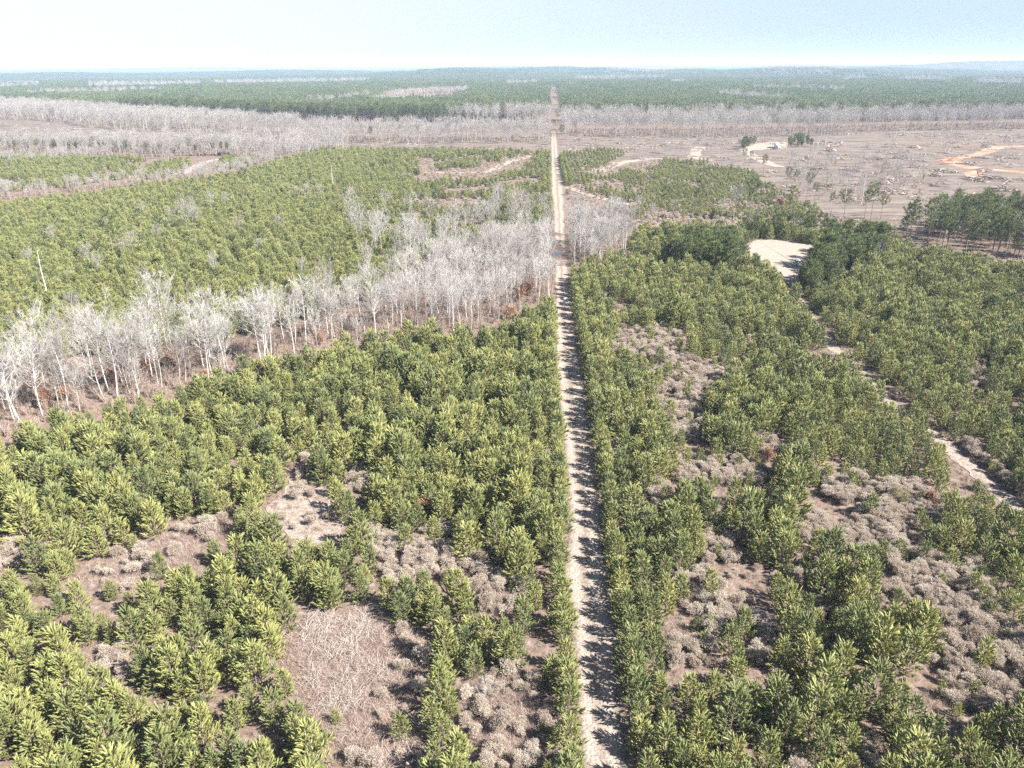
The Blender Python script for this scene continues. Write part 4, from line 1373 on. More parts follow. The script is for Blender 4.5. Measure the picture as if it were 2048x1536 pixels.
MIDP = []
for poly, sp, lo, hi, area in [
        ([(1335, 530), (1345, 552), (1420, 556), (1512, 552), (1512, 532), (1440, 518), (1380, 515)], 4.2, 0.85, 1.2, 'in the block left of the sandy clearing'),
        ([(1512, 552), (1562, 556), (1578, 600), (1590, 640), (1562, 640), (1540, 600), (1520, 575)], 4.2, 0.8, 1.15, 'along the lane below the clearing'),
        ([(1600, 548), (1645, 520), (1700, 508), (1765, 505), (1750, 545), (1690, 562), (1640, 602), (1608, 605)], 4.4, 0.8, 1.2, 'in the ridge right of the clearing'),
        ([(1480, 478), (1600, 480), (1700, 491), (1700, 478), (1600, 468), (1490, 466)], 4.6, 0.6, 0.85, 'in the hedge behind the clearing'),
        ([(1575, 300), (1600, 296), (1625, 296), (1625, 284), (1600, 282), (1578, 284)], 6.5, 0.4, 0.85, 'in the thicket beside the log landing'),
        ([(1480, 306), (1492, 300), (1507, 292), (1500, 288), (1484, 296)], 5.0, 0.6, 0.9, 'in the bright clump at the landing')]:
    q = fill(poly, sp, 500 + len(area), 0.25)
    q = q[~inside(GP(CLEARING), q[:, 0], q[:, 1]) & ~near_line(trackP, q[:, 0], q[:, 1], 2.6)]
    if len(q) and 'landing' not in area:
        hid = np.zeros(len(q), bool)
        for hz in (0, 3, 6, 9):
            for dx in (-1.5, 0, 1.5):
                hid |= inside(VIS, *proj(q[:, 0] + dx, q[:, 1], hz))
        q = q[~hid]
    for j, (x, y) in enumerate(sorted(q.tolist())):
        ss = rng.uniform(lo, hi)
        put_pine('mid', x, y, ss, f"{'tall' if ss > 1.02 else 'shorter' if ss < 0.85 else 'full'} dark green pine, {nth(j + 1)} from the left {area}", 'thick pines round the clearing')
STAND = [(1790, 482), (1830, 470), (2048, 485), (2400, 510), (2400, 560), (2048, 528), (1900, 506)]
q = fill(STAND, 5.6, 521, 0.36)
qx, qy = proj(q[:, 0], q[:, 1], 8)
jj = 0
edge = []
for (x, y), a in sorted(zip(q.tolist(), qx), key=lambda t: t[1]):
    if a < 2060:
        jj += 1
        ss = rng.uniform(0.55, 1.08)
        put_pine('stand', x, y, ss, f"{'tall' if ss > 0.98 else 'low' if ss < 0.8 else 'full'} grown pine, {nth(jj)} from the left in the dense right stand", 'grown pines of the right stand')
    else:
        edge.append((x, y, rng.uniform(0.7, 1.1)))
q = fill([(1835, 470), (2048, 485), (2400, 505), (2400, 470), (2048, 450), (1900, 448)], 5.0, 522, 0.3)
edge += [(x, y, rng.uniform(0.7, 1.05)) for x, y in q]
# pines at the front edge of the far forest, stems in view
for poly, sp in [([(239, 224), (318, 227), (468, 234), (533, 239), (700, 244), (885, 248), (905, 243), (700, 238), (533, 233), (318, 221), (239, 218)], 6.5), ([(900, 245), (1100, 240), (1100, 234), (900, 238)], 9),
                 ([(1112, 246), (1300, 245), (1700, 246), (2048, 240), (2400, 238), (2400, 232), (2048, 234), (1700, 240), (1300, 239), (1112, 240)], 9), ([(-400, 302), (0, 302), (350, 310), (560, 303), (560, 297), (350, 300), (0, 292), (-400, 292)], 8)]:
    q = fill(poly, sp, 530 + int(sp))
    edge += [(x, y, rng.uniform(0.95, 1.4) * (0.45 if sp == 8 else 1)) for x, y in q if abs(x - road_c(y)) > 5]
edge = np.array(edge)
k = len(edge)
scatter('pine_wood_edge', np.c_[edge[:, :2], H(edge[:, 0], edge[:, 1])], rng.uniform(0, 6.28, k), edge[:, 2:3] * np.ones((1, 3)), [p[2] for p in TP['stand']],
        'grown pines with bare lower stems at the front of the far forest', 'pine wood')

# far plantation, 0.9 to 3.5 km
FOREST = [(-900, 214), (-400, 211), (0, 216), (100, 222), (239, 221), (318, 224), (468, 231), (533, 236), (700, 241), (900, 243), (1100, 240), (1112, 241), (1300, 242), (1700, 243), (2048, 237), (2600, 232),
          (2600, 152), (2048, 150), (1800, 152), (1400, 151), (1100, 160), (940, 160), (800, 152), (400, 152), (0, 154), (-900, 156)]
PP = [proj_ for proj_ in [proto(pine_patch(600 + v).mesh('pine_patch_mass', ['far_needle', 'pine_bark'])) for v in range(4)]]
q = fill(FOREST, 21.0, 610, 0.16)
qx, qy = proj(q[:, 0], q[:, 1], 0)
holes = np.zeros(len(q), bool)
for hp in [[(742, 207), (790, 192), (860, 187), (930, 187), (918, 206), (860, 213), (790, 216), (740, 216)], [(170, 185), (410, 182), (410, 169), (170, 170)], [(590, 222), (700, 206), (745, 199), (745, 207), (640, 224)],
           [(-100, 187), (90, 180), (90, 169), (-100, 174)], [(1338, 179), (1374, 177), (1372, 169), (1340, 170)], [(1680, 170), (1738, 168), (1735, 160), (1685, 161)],
           [(1790, 170), (1905, 174), (1905, 166), (1800, 160)], [(1940, 178), (2070, 182), (2070, 172), (1950, 166)], [(60, 201), (200, 197), (330, 193), (330, 186), (200, 189), (60, 194)], [(430, 178), (600, 174), (740, 172), (740, 165), (600, 166), (430, 170)], [(1010, 178), (1080, 176), (1080, 169), (1010, 171)], [(1150, 168), (1330, 165), (1330, 158), (1150, 160)],
           [(1500, 190), (1640, 192), (1700, 196), (1700, 189), (1640, 185), (1500, 183)], [(1520, 161), (1660, 161), (1660, 151), (1520, 151)], [(1430, 202), (1470, 207), (1520, 212), (1575, 216), (1575, 207), (1500, 198), (1440, 193)]]:
    holes |= inside(hp, qx, qy)
hn = vnoise(q[:, 0], q[:, 1], 260, 71) * 0.65 + vnoise(q[:, 0], q[:, 1], 90, 72) * 0.35
lim = np.where(qx < 940, 0.34, 0.17) + 0.25 * smooth(172, 156, qy)
q = q[~holes & (np.abs(q[:, 0] - road_c(q[:, 1]) - 1) > 15) & (hn > lim)]
k = len(q)
scl = rng.uniform(0.85, 1.12, (k, 1)) * (0.85 + 0.35 * vnoise(q[:, 0], q[:, 1], 400, 73)[:, None])
scatter('far_pine_forest', np.c_[q, H(q[:, 0], q[:, 1])], rng.integers(0, 4, k) * math.pi / 2 + rng.normal(0, 0.05, k), np.c_[np.full((k, 2), 1.0), scl], PP,
        'blue-green pine forest spreading over the far low hills', 'forest')

# distant country to the horizon: blocks of wood between fields
CP = [proto(canopy_patch(700 + v).mesh('canopy_mass', ['distant_needle'])) for v in range(3)]
CB = [proto(canopy_patch(720 + v, 160, 22, 11).mesh('bare_canopy_mass', ['distant_twig'])) for v in range(2)]
P1, P2 = [], []
r2 = np.random.default_rng(5)
for lo, hi, count_, sc_ in [(3000, 6500, 2600, 1.0), (6500, 14000, 2600, 2.4), (14000, 29000, 2600, 5.0)]:
    rr = np.sqrt(r2.uniform(lo * lo, hi * hi, count_))
    an = r2.uniform(-0.78, 0.78, count_)
    x, y = rr * np.sin(an), rr * np.cos(an)
    f = vnoise(x / 2.2, y, 1500 * sc_ ** 0.5, 81) * 0.6 + vnoise(x / 1.8, y, 500 * sc_ ** 0.5, 82) * 0.4
    qx, qy = proj(x, y, 0)
    free = ~inside(FOREST, qx, qy) | (f > 0.5)
    a = (f > 0.47) & free
    b = (f <= 0.47) & (f > 0.44) & free
    P1 += [(u, v, sc_, 1.0) for u, v in zip(x[a], y[a])]
    P2 += [(u, v, sc_ * 0.8, 1.0) for u, v in zip(x[b], y[b])]
for nm, P, pr, lab, cat in [('distant_woods', np.array(P1), CP, 'hazy blue woods scattered across the country near the horizon', 'woods'),
                            ('distant_bare_woods', np.array(P2), CB, 'pale grey leafless woods between fields near the horizon', 'woods')]:
    k = len(P)
    scatter(nm, np.c_[P[:, :2], H(P[:, 0], P[:, 1])], r2.uniform(0, 6.28, k), np.c_[P[:, 2:3] * r2.uniform(0.7, 1.2, (k, 1)), P[:, 2:3] * r2.uniform(0.7, 1.2, (k, 1)), r2.uniform(0.8, 1.2, k)], pr, lab, cat)

# wooded hill on the right horizon
hx, hy = G(2010, 143)
gx = np.linspace(-2600, 3200, 150)
gy = np.linspace(-900, 900, 40)
GX, GY = np.meshgrid(gx, gy)
prof = 62 * np.exp(-((GX + 150) / 620) ** 2) + 78 * np.exp(-((GX - 900) / 900) ** 2) + 40 * np.exp(-((GX + 1100) / 700) ** 2) + 45 * np.exp(-((GX - 2300) / 800) ** 2)
HZ = 0.78 * prof * np.exp(-(GY / 420) ** 2) * (0.9 + 0.2 * vnoise(GX, GY, 260, 91)) + 9 * vnoise(GX, GY, 40, 92) - 6
i0 = (np.arange(39)[:, None] * 150 + np.arange(149)[None]).ravel()
g = Geo()
g.add(np.stack([GX + hx, GY + hy, HZ + H(GX + hx, GY + hy)], -1).reshape(-1, 3), np.concatenate([np.stack([i0, i0 + 1, i0 + 151], 1), np.stack([i0, i0 + 151, i0 + 150], 1)]))
M['hill_wood'] = soil_mat('hill_wood', [(0.01, 6, [(0.35, (0.07, 0.085, 0.05)), (0.65, (0.17, 0.15, 0.11))], (0, 1))], 0)
tag(link('hills', g.mesh('hills', ['hill_wood'])), 'long low wooded hill on the right horizon', 'hill', None, 'structure')

# ------------------------------------------------------------------ brush in the gaps
SS = [seed_shrub(800 + v, [0.85, 1.0, 0.75, 0.95, 0.7][v], [1.3, 1.5, 1.1, 1.4, 1.2][v], [9, 11, 7, 10, 6][v]).mesh('seed_shrub', ['shrub_seed', 'mauve_twig']) for v in range(5)]
shr = []
r2 = np.random.default_rng(15)
for key, (lab, poly) in GAPS.items():
    ext = [(a, b + 25) for a, b in poly]
    P1_ = GP(poly)
    x0, y0 = P1_.min(0) - 3
    x1, y1 = P1_.max(0) + 3
    k = int((x1 - x0) * (y1 - y0) * {'bramble': 0.16, 'sand': 0.16, 'cresc': 0.25, 'bottom': 0.35}.get(key, 1.0))
    q = np.stack([r2.uniform(x0, x1, k), r2.uniform(y0, y1, k)], 1)
    a, b = proj(q[:, 0], q[:, 1], 0.6)
    okk = inside(poly, a, b) | (inside(poly, *proj(q[:, 0], q[:, 1], 1.6)))
    if key == 'bramble':
        okk &= (a > 760) | (b > 1500) | (b < 1235)
    if key == 'sand':
        okk &= ~inside(SAND_GAP, a, b) | (r2.uniform(0, 1, k) < 0.35)
    if key == 'cresc':
        okk &= (r2.uniform(0, 1, k) < 0.6) | (a < 290)
    okk &= ~near_line(trackP, q[:, 0], q[:, 1], 2.3)
    for (x, y), u in zip(q[okk], a[okk]):
        shr.append((x, y, r2.uniform(0.5, 1.25), key, u))
shr_all = np.array([(q[0], q[1], q[2]) for q in shr])
sx_, sy_ = proj(shr_all[:, 0], shr_all[:, 1], 0.6)
# brush between the pine rows wherever no pine took root
k = 12000
q = np.stack([r2.uniform(-250, 330, k), r2.uniform(35, 330, k)], 1)
a, b = proj(q[:, 0], q[:, 1], 0)
tn = vnoise(q[:, 0], q[:, 1], 9, 33) + 0.35 * vnoise(q[:, 0], q[:, 1], 3, 34)
okk = (inside(Z_L1, a, b) | inside(Z_R1, a, b)) & (tn < np.where((a > 1140) & (a < 1660) & (b > 600), 0.44, 0.38)) & (np.abs(q[:, 0] - road_c(q[:, 1])) > road_hw(q[:, 1]) + 1.6) & ~inside(GP(CLEARING), q[:, 0], q[:, 1]) & ~near_line(trackP, q[:, 0], q[:, 1], 2.6) & (a > -200) & (a < 2250)
okk &= ~inside(BRAMBLE, a, b) & ~inside(SAND_GAP, a, b)
between = q[okk]
dist = np.hypot(shr_all[:, 0], shr_all[:, 1]) + np.where((sx_ > 5) & (sx_ < 2040) & (sy_ < 1530), 0, 1e6)
ordr = np.argsort(dist)[:300]
cnt = {}
for i in sorted(ordr, key=lambda t: shr[t][4]):
    x, y, ss, key, _ = shr[i]
    v = int(r2.integers(0, 5))
    o = link('dormant_shrub', SS[v])
    o.location = (x, y, 0.05)
    o.rotation_euler = (0, 0, r2.uniform(0, 6.28))
    o.scale = (ss, ss, ss * r2.uniform(0.85, 1.15))
    cnt[key] = cnt.get(key, 0) + 1
    tag(o, f"{'large' if ss > 1.05 else 'small' if ss < 0.8 else 'round'} grey-beige shrub, {nth(cnt[key])} from the left in {GAPS[key][0]}", 'shrub', 'rounded dormant shrubs in the gaps')
others = np.setdiff1d(np.arange(len(shr)), ordr)
pts = np.vstack([shr_all[others], np.c_[between, r2.uniform(0.5, 0.95, len(between))]])
# scattered brush over the far sparse plantings and the strip of dry grass
for poly, sp in [(Z_R3, 4.0), ([(1262, 452), (1300, 428), (1500, 425), (1700, 440), (1780, 470), (1500, 463), (1300, 462)], 2.6), ([(700, 470), (760, 420), (1100, 400), (1103, 306), (820, 302)], 4.5), (Z_L4, 6.0),
                 ([(1690, 480), (2048, 560), (2048, 530), (1900, 500), (1790, 480)], 3.0)]:
    q = fill(poly, sp, 900 + int(sp * 10), 0.5)
    q = q[(np.abs(q[:, 0] - road_c(q[:, 1])) > road_hw(q[:, 1]) + 1)]
    pts = np.vstack([pts, np.c_[q, r2.uniform(0.6, 1.3, len(q))]])
k = len(pts)
scatter('dry_brush', np.c_[pts[:, :2], np.full(k, 0.05)], r2.uniform(0, 6.28, k), pts[:, 2:3] * np.ones((1, 3)), [proto(s_) for s_ in SS], 'grey-beige dormant brush filling gaps between the pines', 'brush')

# leafless scrub under the bare belts
TS = [proto(twig_shrub(840 + v, [2.4, 1.8, 3.2, 2.2][v], [1.2, 1.0, 1.1, 1.4][v], 230, 0.035).mesh('twig_scrub', ['mauve_twig'])) for v in range(4)]
pts = []
for poly, sp, lo, hi in [(BELT, 2.1, 0.6, 1.5), (BELT_R, 2.2, 0.6, 1.3), (BELT_S, 2.6, 0.6, 1.3), ([(1150, 548), (1260, 525), (1265, 545), (1220, 560)], 2.2, 0.5, 1.0), ([(1690, 545), (1760, 530), (1760, 560), (1700, 575)], 2.6, 0.6, 1.2),
                         ([(560, 850), (640, 735), (900, 690), (900, 700), (660, 750), (570, 765)], 3.0, 0.5, 1.0)]:
    q = fill(poly, sp, 950 + int(sp * 10) + len(poly), 0.5)
    q = q[np.abs(q[:, 0] - road_c(q[:, 1])) > road_hw(q[:, 1]) + 0.6]
    a, b = proj(q[:, 0], q[:, 1], 0)
    q = q[(a > -250)]
    pts += [(x, y, r2.uniform(lo, hi)) for x, y in q]
for poly, sp in [(FARB[0][0], 7), (FARB[1][0], 6), (FARB[4][0], 7), (FARB[5][0], 5), (FARB[6][0], 4), (FARB[8][0], 8)]:
    q = fill(poly, sp, 990 + int(sp), 0.5)
    q = q[np.abs(q[:, 0] - road_c(q[:, 1])) > road_hw(q[:, 1]) + 2]
    pts += [(x, y, r2.uniform(0.8, 1.6)) for x, y in q]
pts = np.array(pts)
k = len(pts)
scatter('leafless_scrub', np.c_[pts[:, :2], np.zeros(k)], r2.uniform(0, 6.28, k), pts[:, 2:3] * np.ones((1, 3)), TS, 'pinkish leafless scrub growing under the bare trees', 'scrub')

# dry grass
GT = [proto(grass_tuft(860 + v).mesh('grass_tuft', ['straw'])) for v in range(3)]
k = 130000
yy = np.sqrt(r2.uniform(40 ** 2, 330 ** 2, k))
q = np.stack([yy * r2.uniform(-0.8, 0.95, k), yy], 1)
a, b = proj(q[:, 0], q[:, 1], 0)
u = np.abs(q[:, 0] - road_c(q[:, 1])) - road_hw(q[:, 1])
okk = (a > -150) & (a < 2250) & (u > -0.25) & ~inside(GP(CLEARING), q[:, 0], q[:, 1]) & ~near_line(trackP, q[:, 0], q[:, 1], 1.5) & (r2.uniform(0, 1, k) < np.where(in_gap(a, b) | (u < 2) | inside(BELT, a, b) | near_line(trackP, q[:, 0], q[:, 1], 5.0), 1.0, 0.5))
okk &= ~(inside(SAND_GAP, a, b) & (r2.uniform(0, 1, k) < 0.45))
q = q[okk]
k = len(q)
scatter('dry_grass', np.c_[q, np.full(k, 0.04)], r2.uniform(0, 6.28, k), r2.uniform(0.6, 1.5, (k, 1)) * np.ones((1, 3)), GT, 'straw-coloured dry grass on open ground and road verges', 'grass')

# bleached brambles lying in arcs over the near clearing
g = Geo()
r3 = np.random.default_rng(31)
WHITE = [[(612, 1235), (740, 1220), (745, 1290), (700, 1330), (640, 1310), (600, 1290)], [(620, 1330), (690, 1330), (720, 1420), (690, 1440), (635, 1410)], [(725, 1300), (830, 1290), (840, 1350), (770, 1380), (720, 1350)]]
Pb = GP(BRAMBLE)
b0, b1 = Pb.min(0), Pb.max(0)
made = 0
while made < 1700:
    x, y = r3.uniform(b0[0], b1[0]), r3.uniform(b0[1], b1[1])
    a, b = proj(np.array([x]), np.array([y]), 0)
    if not inside(BRAMBLE, a, b)[0]:
        continue
    wh = inside(WHITE[0], a, b)[0] or inside(WHITE[1], a, b)[0]
    half = inside(WHITE[2], a, b)[0]
    cl_ = float(vnoise(np.array([x]), np.array([y]), 1.5, 131)[0])
    if r3.uniform() > (1.0 if wh else 0.5 if half else 0.2) * max(0.0, cl_ * 2.6 - 0.75):
        continue
    an = r3.uniform(0, 6.28)
    le = r3.uniform(0.5, 2.6)
    cu = r3.normal(0, 0.9)
    q5 = np.linspace(0, 1, 7)
    aa = an + cu * q5 * 1.6
    px5 = x + np.cumsum(np.cos(aa)) * le / 7
    py5 = y + np.cumsum(np.sin(aa)) * le / 7
    hz = r3.uniform(0.15, 0.75)
    pz = 0.2 + hz * np.sin(q5 * r3.uniform(2.2, 3.3)) + r3.uniform(0, 0.15)
    white = r3.uniform() < (0.85 if wh else 0.4)
    tube(g, np.stack([px5, py5, pz], 1), np.linspace(0.018, 0.006, 7) * r3.uniform(0.4, 1.4), 3, 0 if white else 1)
    made += 1
tag(link('dead_brambles', g.mesh('dead_brambles', ['bleached', 'mauve_twig'])), 'tangle of bleached dead bramble stems in the near clearing', 'brambles', None, 'stuff')
# fine mauve twigs in the near gaps
g = Geo()
for poly, cnt_ in [(BRAMBLE, 12000), (GAP_B, 8000), (GAP_L2, 6000), (GAPS['mid'][1], 5000), (GAPS['mid2'][1], 4000), (GAPS['r7'][1], 14000), (GAPS['r5'][1], 5000), (GAPS['r10'][1], 4000), (GAPS['r2'][1], 5000)]:
    P = GP([(a, b + 8) for a, b in poly])
    b0, b1 = P.min(0), P.max(0)
    q = np.stack([r3.uniform(b0[0], b1[0], cnt_ * 2), r3.uniform(b0[1], b1[1], cnt_ * 2)], 1)
    q = q[inside(P, q[:, 0], q[:, 1])][:cnt_]
    base = np.c_[q, np.full(len(q), 0.05)]
    d = np.c_[r3.normal(0, 0.6, (len(q), 2)), np.full(len(q), 0.75)]
    slivers(g, base, base + unit(d) * r3.uniform(0.4, 1.2, (len(q), 1)), np.full(len(q), 0.03))
tag(link('fine_undergrowth', g.mesh('fine_undergrowth', ['mauve_twig'])), 'fine mauve dead stems standing in the near gaps', 'undergrowth', None, 'stuff')

# ------------------------------------------------------------------ single bushes and snags
LB = [leafy_bush(870 + v, [3.0, 2.6, 3.6][v], [1.4, 1.5, 1.3][v]) for v in range(3)]
LBM = [(a.mesh('bush_stems', ['pine_bark']), b.mesh('bush_leaves', ['brown_leaf'])) for a, b in LB]
for j, (bx, by, ss, lab) in enumerate([
        (850, 1036, 1.1, 'tallest russet dead-leaved bush between the near left pines'), (806, 1026, 0.8, 'russet bush left of the tallest russet bush'), (350, 735, 1.5, 'rusty-leaved bush below bare trees at left'),
        (365, 722, 1.3, 'rusty bush right beside the one below bare trees'), (415, 760, 0.9, 'low rusty bush at the left belt front'), (515, 745, 1.0, 'rusty bush at the belt foot, left of centre'),
        (1038, 606, 1.7, 'large brown-leaved oak at the belt edge near the road'), (1052, 590, 1.5, 'brown-leaved oak behind the large one near the road'), (1022, 640, 1.2, 'brown bush below the brown-leaved oaks'),
        (835, 685, 1.1, 'pinkish-brown bush at the belt foot above the pines'), (800, 680, 0.9, 'small pinkish-brown bush at the belt foot'), (640, 690, 1.0, 'brown bush among white trunks'), (90, 815, 1.2, 'brown bush under the large left bare trees'),
        (135, 800, 1.1, 'brown bush between two leaning white trunks'), (1535, 925, 0.9, 'red-brown bush right of the long brush'), (1895, 1100, 0.7, 'rust-coloured bush in the big right brush band'), (1745, 560, 1.4, 'rusty bush below the ridge of pines'),
        (1718, 575, 1.1, 'brown bush on the slope right of the clearing'), (1860, 1015, 0.9, 'brown bush under the pines beside the track'), (960, 1010, 0.7, 'small russet bush in the near left pines'), (1880, 470, 1.6, 'brown bush among the right stand pines'),
        (1560, 418, 1.6, 'brown bush at the edge of the far young pines'), (300, 745, 1.2, 'brown bush in the middle of the left belt'), (230, 765, 1.1, 'brown bush behind the left belt front trunks')]):
    gx, gy = G(bx, by)
    e = empty('brown_bush', (gx, gy, 0), r2.uniform(0, 6.28), ss)
    link('stems', LBM[j % 3][0], e)
    link('leaves', LBM[j % 3][1], e)
    tag(e, lab, 'bush', 'bushes holding dead brown leaves')
tr, cr = leafy_bush(890, 2.0, 0.9, 2600, 0.05)
for bx, by, ss, lab in [(1422, 1264, 1.1, 'blue-green cedar bush in the brush right of the road'), (1400, 1228, 0.7, 'smaller blue-green cedar above the other cedar')]:
    gx, gy = G(bx, by)
    e = empty('cedar_bush', (gx, gy, 0), 0.4, ss)
    link('stems', tr.mesh('cedar_stems', ['pine_bark']), e)
    link('leaves', cr.mesh('cedar_leaves', ['dark_needle']), e)
    tag(e, lab, 'bush', 'cedar bushes in the right brush')
for bx, by, ss, lab in [(230, 1335, 1.0, 'grey leafless bush in the lower left pines'), (973, 1395, 1.15, 'white leafless bush left of the road at bottom'), (770, 700, 1.2, 'white leafless sapling before the belt'), (600, 760, 1.2, 'pale leafless bush at the front of the belt')]:
    gx, gy = G(bx, by)
    e = link('leafless_bush', twig_shrub(int(bx), 2.0 * ss, 1.3 * ss, 320, 0.035).mesh('leafless_bush', ['twig']))
    e.location = (gx, gy, 0)
    tag(e, lab, 'bush', 'pale leafless bushes')
# dead standing stems
for bx, by, hpx, lab in [(97, 604, 100, 'tall bare white snag without branches in the left plantation'), (667, 386, 54, 'grey branchless snag beside the ragged pine'), (1572, 300, 20, 'short pale snag near the log landing'),
                         (1690, 402, 50, 'pale dead stem in the clear-cut middle'), (1722, 408, 60, 'leaning dead stem beside the tall lone pine'), (1660, 420, 44, 'thin dead stem between lone pines'), (1880, 290, 20, 'white stub on the far clear-cut'),
                         (1650, 290, 18, 'white stub near the bare belt right'), (389, 690, 66, 'straight grey snag behind the left belt')]:
    gx, gy = G(bx, by)
    _, ty = proj(gx, gy, 10.0)
    h = 10.0 * hpx / (by - ty)
    r4 = np.random.default_rng(int(bx))
    t, b = Geo(), Geo()
    z = np.linspace(0, h, 7)
    path = np.c_[r4.normal(0, 0.03) * z + 0.12 * np.sin(z * 0.5), r4.normal(0, 0.03) * z, z]
    tube(t, path, np.linspace(0.2, 0.07, 7), 6)
    for i in range(7):
        p = path[3 + i % 4]
        a = r4.uniform(0, 6.28)
        L_ = r4.uniform(0.4, 1.3)
        tube(b, [p, p + np.array([math.cos(a) * L_, math.sin(a) * L_, r4.uniform(-0.1, 0.5)])], [0.05, 0.02], 4)
    e = empty('dead_snag', (gx, gy, 0))
    link('trunk', t.mesh('snag_trunk', ['pale_bark']), e)
    link('branch_stubs', b.mesh('snag_stubs', ['pale_bark']), e)
    tag(e, lab, 'dead tree', 'dead standing stems')

# logging slash: countable piles on the clear-cut, and the loose litter
def slash(seed, n=70, r=4.0, h=1.3, mi_dark=0):
    r4 = np.random.default_rng(seed)
    g = Geo()
    for i in range(n):
        a, q = r4.uniform(0, 6.28), math.sqrt(r4.uniform(0, 1)) * r
        c = np.array([math.cos(a) * q, math.sin(a) * q * 0.6, h * (1 - (q / r) ** 2) * r4.uniform(0.2, 1) + 0.15])
        t, L_ = r4.uniform(0, 6.28), r4.uniform(0.8, 2.6)
        d = np.array([math.cos(t), math.sin(t), r4.normal(0, 0.25)]) * L_ / 2
        tube(g, [c - d, c + r4.normal(0, 0.08, 3), c + d], np.array([1, 0.85, 0.6]) * r4.uniform(0.04, 0.16), 4, int(r4.uniform() < 0.22), True)
    return g
SP = [slash(1000 + v).mesh('slash_pile', ['pine_bark', 'bleached']) for v in range(3)]
PILES = [(1830, 296), (1755, 320), (1890, 345), (1940, 360), (1985, 360), (1870, 352), (1960, 362), (1620, 318), (1700, 342), (1545, 345), (1640, 340), (2010, 382), (1990, 402), (1870, 372), (1785, 388), (1930, 330), (1680, 288), (1970, 292), (1805, 318), (2025, 318),
         (1240, 288), (1330, 292), (1180, 298), (1010, 298), (960, 296), (1660, 302)]
for j, (bx, by) in enumerate(sorted(PILES)):
    gx, gy = G(bx, by)
    o = link('slash_pile', SP[j % 3])
    o.location = (gx, gy, 0.1)
    o.rotation_euler = (0, 0, r2.uniform(0, 6.28))
    ss = r2.uniform(0.9, 1.7)
    o.scale = (ss * 1.3, ss, ss)
    tag(o, f"dark heap of logging slash, {nth(j + 1)} from the left on the clear-cut", 'slash pile', 'slash piles on the clear-cut')
SL = [proto(slash(1010 + v, 22, 2.6, 0.35).mesh('slash_litter', ['pine_bark', 'bleached'])) for v in range(3)]
q = np.vstack([fill(CUT_R, 13, 1020, 0.6), fill(CUT_L, 15, 1021, 0.6)])
q = q[(np.abs(q[:, 0] - road_c(q[:, 1])) > 7) & (vnoise(q[:, 0], q[:, 1] * 2.2, 60, 95) > 0.35)]
k = len(q)
scatter('logging_debris', np.c_[q, np.full(k, 0.12)], r2.normal(0, 0.5, k), r2.uniform(0.6, 1.5, (k, 1)) * np.array([[1.5, 1, 1]]), SL, 'scattered branches and stubs littering the clear-cut', 'logging debris')

# ------------------------------------------------------------------ made things
def hunting_blind(x, y, rz, label, leg_h=2.3, sc_=1.0, ladder=True):
    e = empty('hunting_blind', (x, y, 0.05), rz, sc_)
    w_, hb = 1.5, 1.35
    g = Geo()
    box(g, (0, 0, leg_h + 0.04), (w_ + 0.1, w_ + 0.1, 0.08), 0, 0.02)
    for sx2 in (-1, 1):
        box(g, (sx2 * (w_ / 2 - 0.03), 0, leg_h + 0.08 + 0.36), (0.06, w_, 0.72), 0, 0.01)
        box(g, (0, sx2 * (w_ / 2 - 0.03), leg_h + 0.08 + 0.36), (w_ - 0.125, 0.06, 0.72), 0, 0.01)
        for sy2 in (-1, 1):
            box(g, (sx2 * (w_ / 2 - 0.05), sy2 * (w_ / 2 - 0.05), leg_h + 0.08 + 0.72 + 0.27), (0.1, 0.1, 0.54), 0, 0.01)
    link('cabin', g.mesh('blind_cabin', ['pale_blue']), e)
    g = Geo()
    for sx2 in (-1, 1):
        box(g, (sx2 * (w_ / 2 - 0.05), 0, leg_h + 1.07), (0.02, w_ - 0.22, 0.5), 0)
        box(g, (0, sx2 * (w_ / 2 - 0.05), leg_h + 1.07), (w_ - 0.22, 0.02, 0.5), 0)
    link('window', g.mesh('blind_window', ['dark_glass']), e)
    g = Geo()
    prof_ = [(0.0, 0.34), (0.45, 0.28), (0.75, 0.15), (1.02, 0.0), (1.02, -0.05), (0, -0.05)]
    seg = 20
    v, f = [], []
    for r_, z_ in prof_:
        for j in range(seg):
            t = 2 * math.pi * j / seg
            k_ = 1.0 / max(abs(math.cos(t)), abs(math.sin(t))) ** 0.55
            v.append((r_ * k_ * math.cos(t), r_ * k_ * math.sin(t), leg_h + 1.40 + z_))
    for i in range(len(prof_) - 1):
        for j in range(seg):
            a, b = i * seg + j, i * seg + (j + 1) % seg
            f += [(a, a + seg, b), (b, a + seg, b + seg)]
    g.add(v, f)
    link('roof', g.mesh('blind_roof', ['white_paint']), e)
    for sx2 in (-1, 1):
        for sy2 in (-1, 1):
            g = Geo()
            tube(g, [[sx2 * 1.0, sy2 * 1.0, 0], [sx2 * 0.68, sy2 * 0.68, leg_h]], [0.05, 0.05], 8, 0, True)
            link('leg', g.mesh('blind_leg', ['galvanised']), e)
    if ladder:
        g = Geo()
        for sx2 in (-0.2, 0.2):
            tube(g, [[sx2, -1.9, 0], [sx2, -0.80, leg_h + 0.1]], [0.03, 0.03], 6, 0, True)
        for i in range(7):
            f_ = (i + 1) / 8
            tube(g, [[-0.2, -1.9 + 1.1 * f_, (leg_h + 0.1) * f_], [0.2, -1.9 + 1.1 * f_, (leg_h + 0.1) * f_]], [0.022, 0.022], 6)
        link('ladder', g.mesh('blind_ladder', ['galvanised']), e)
    return tag(e, label, 'hunting blind', 'raised hunting blinds')


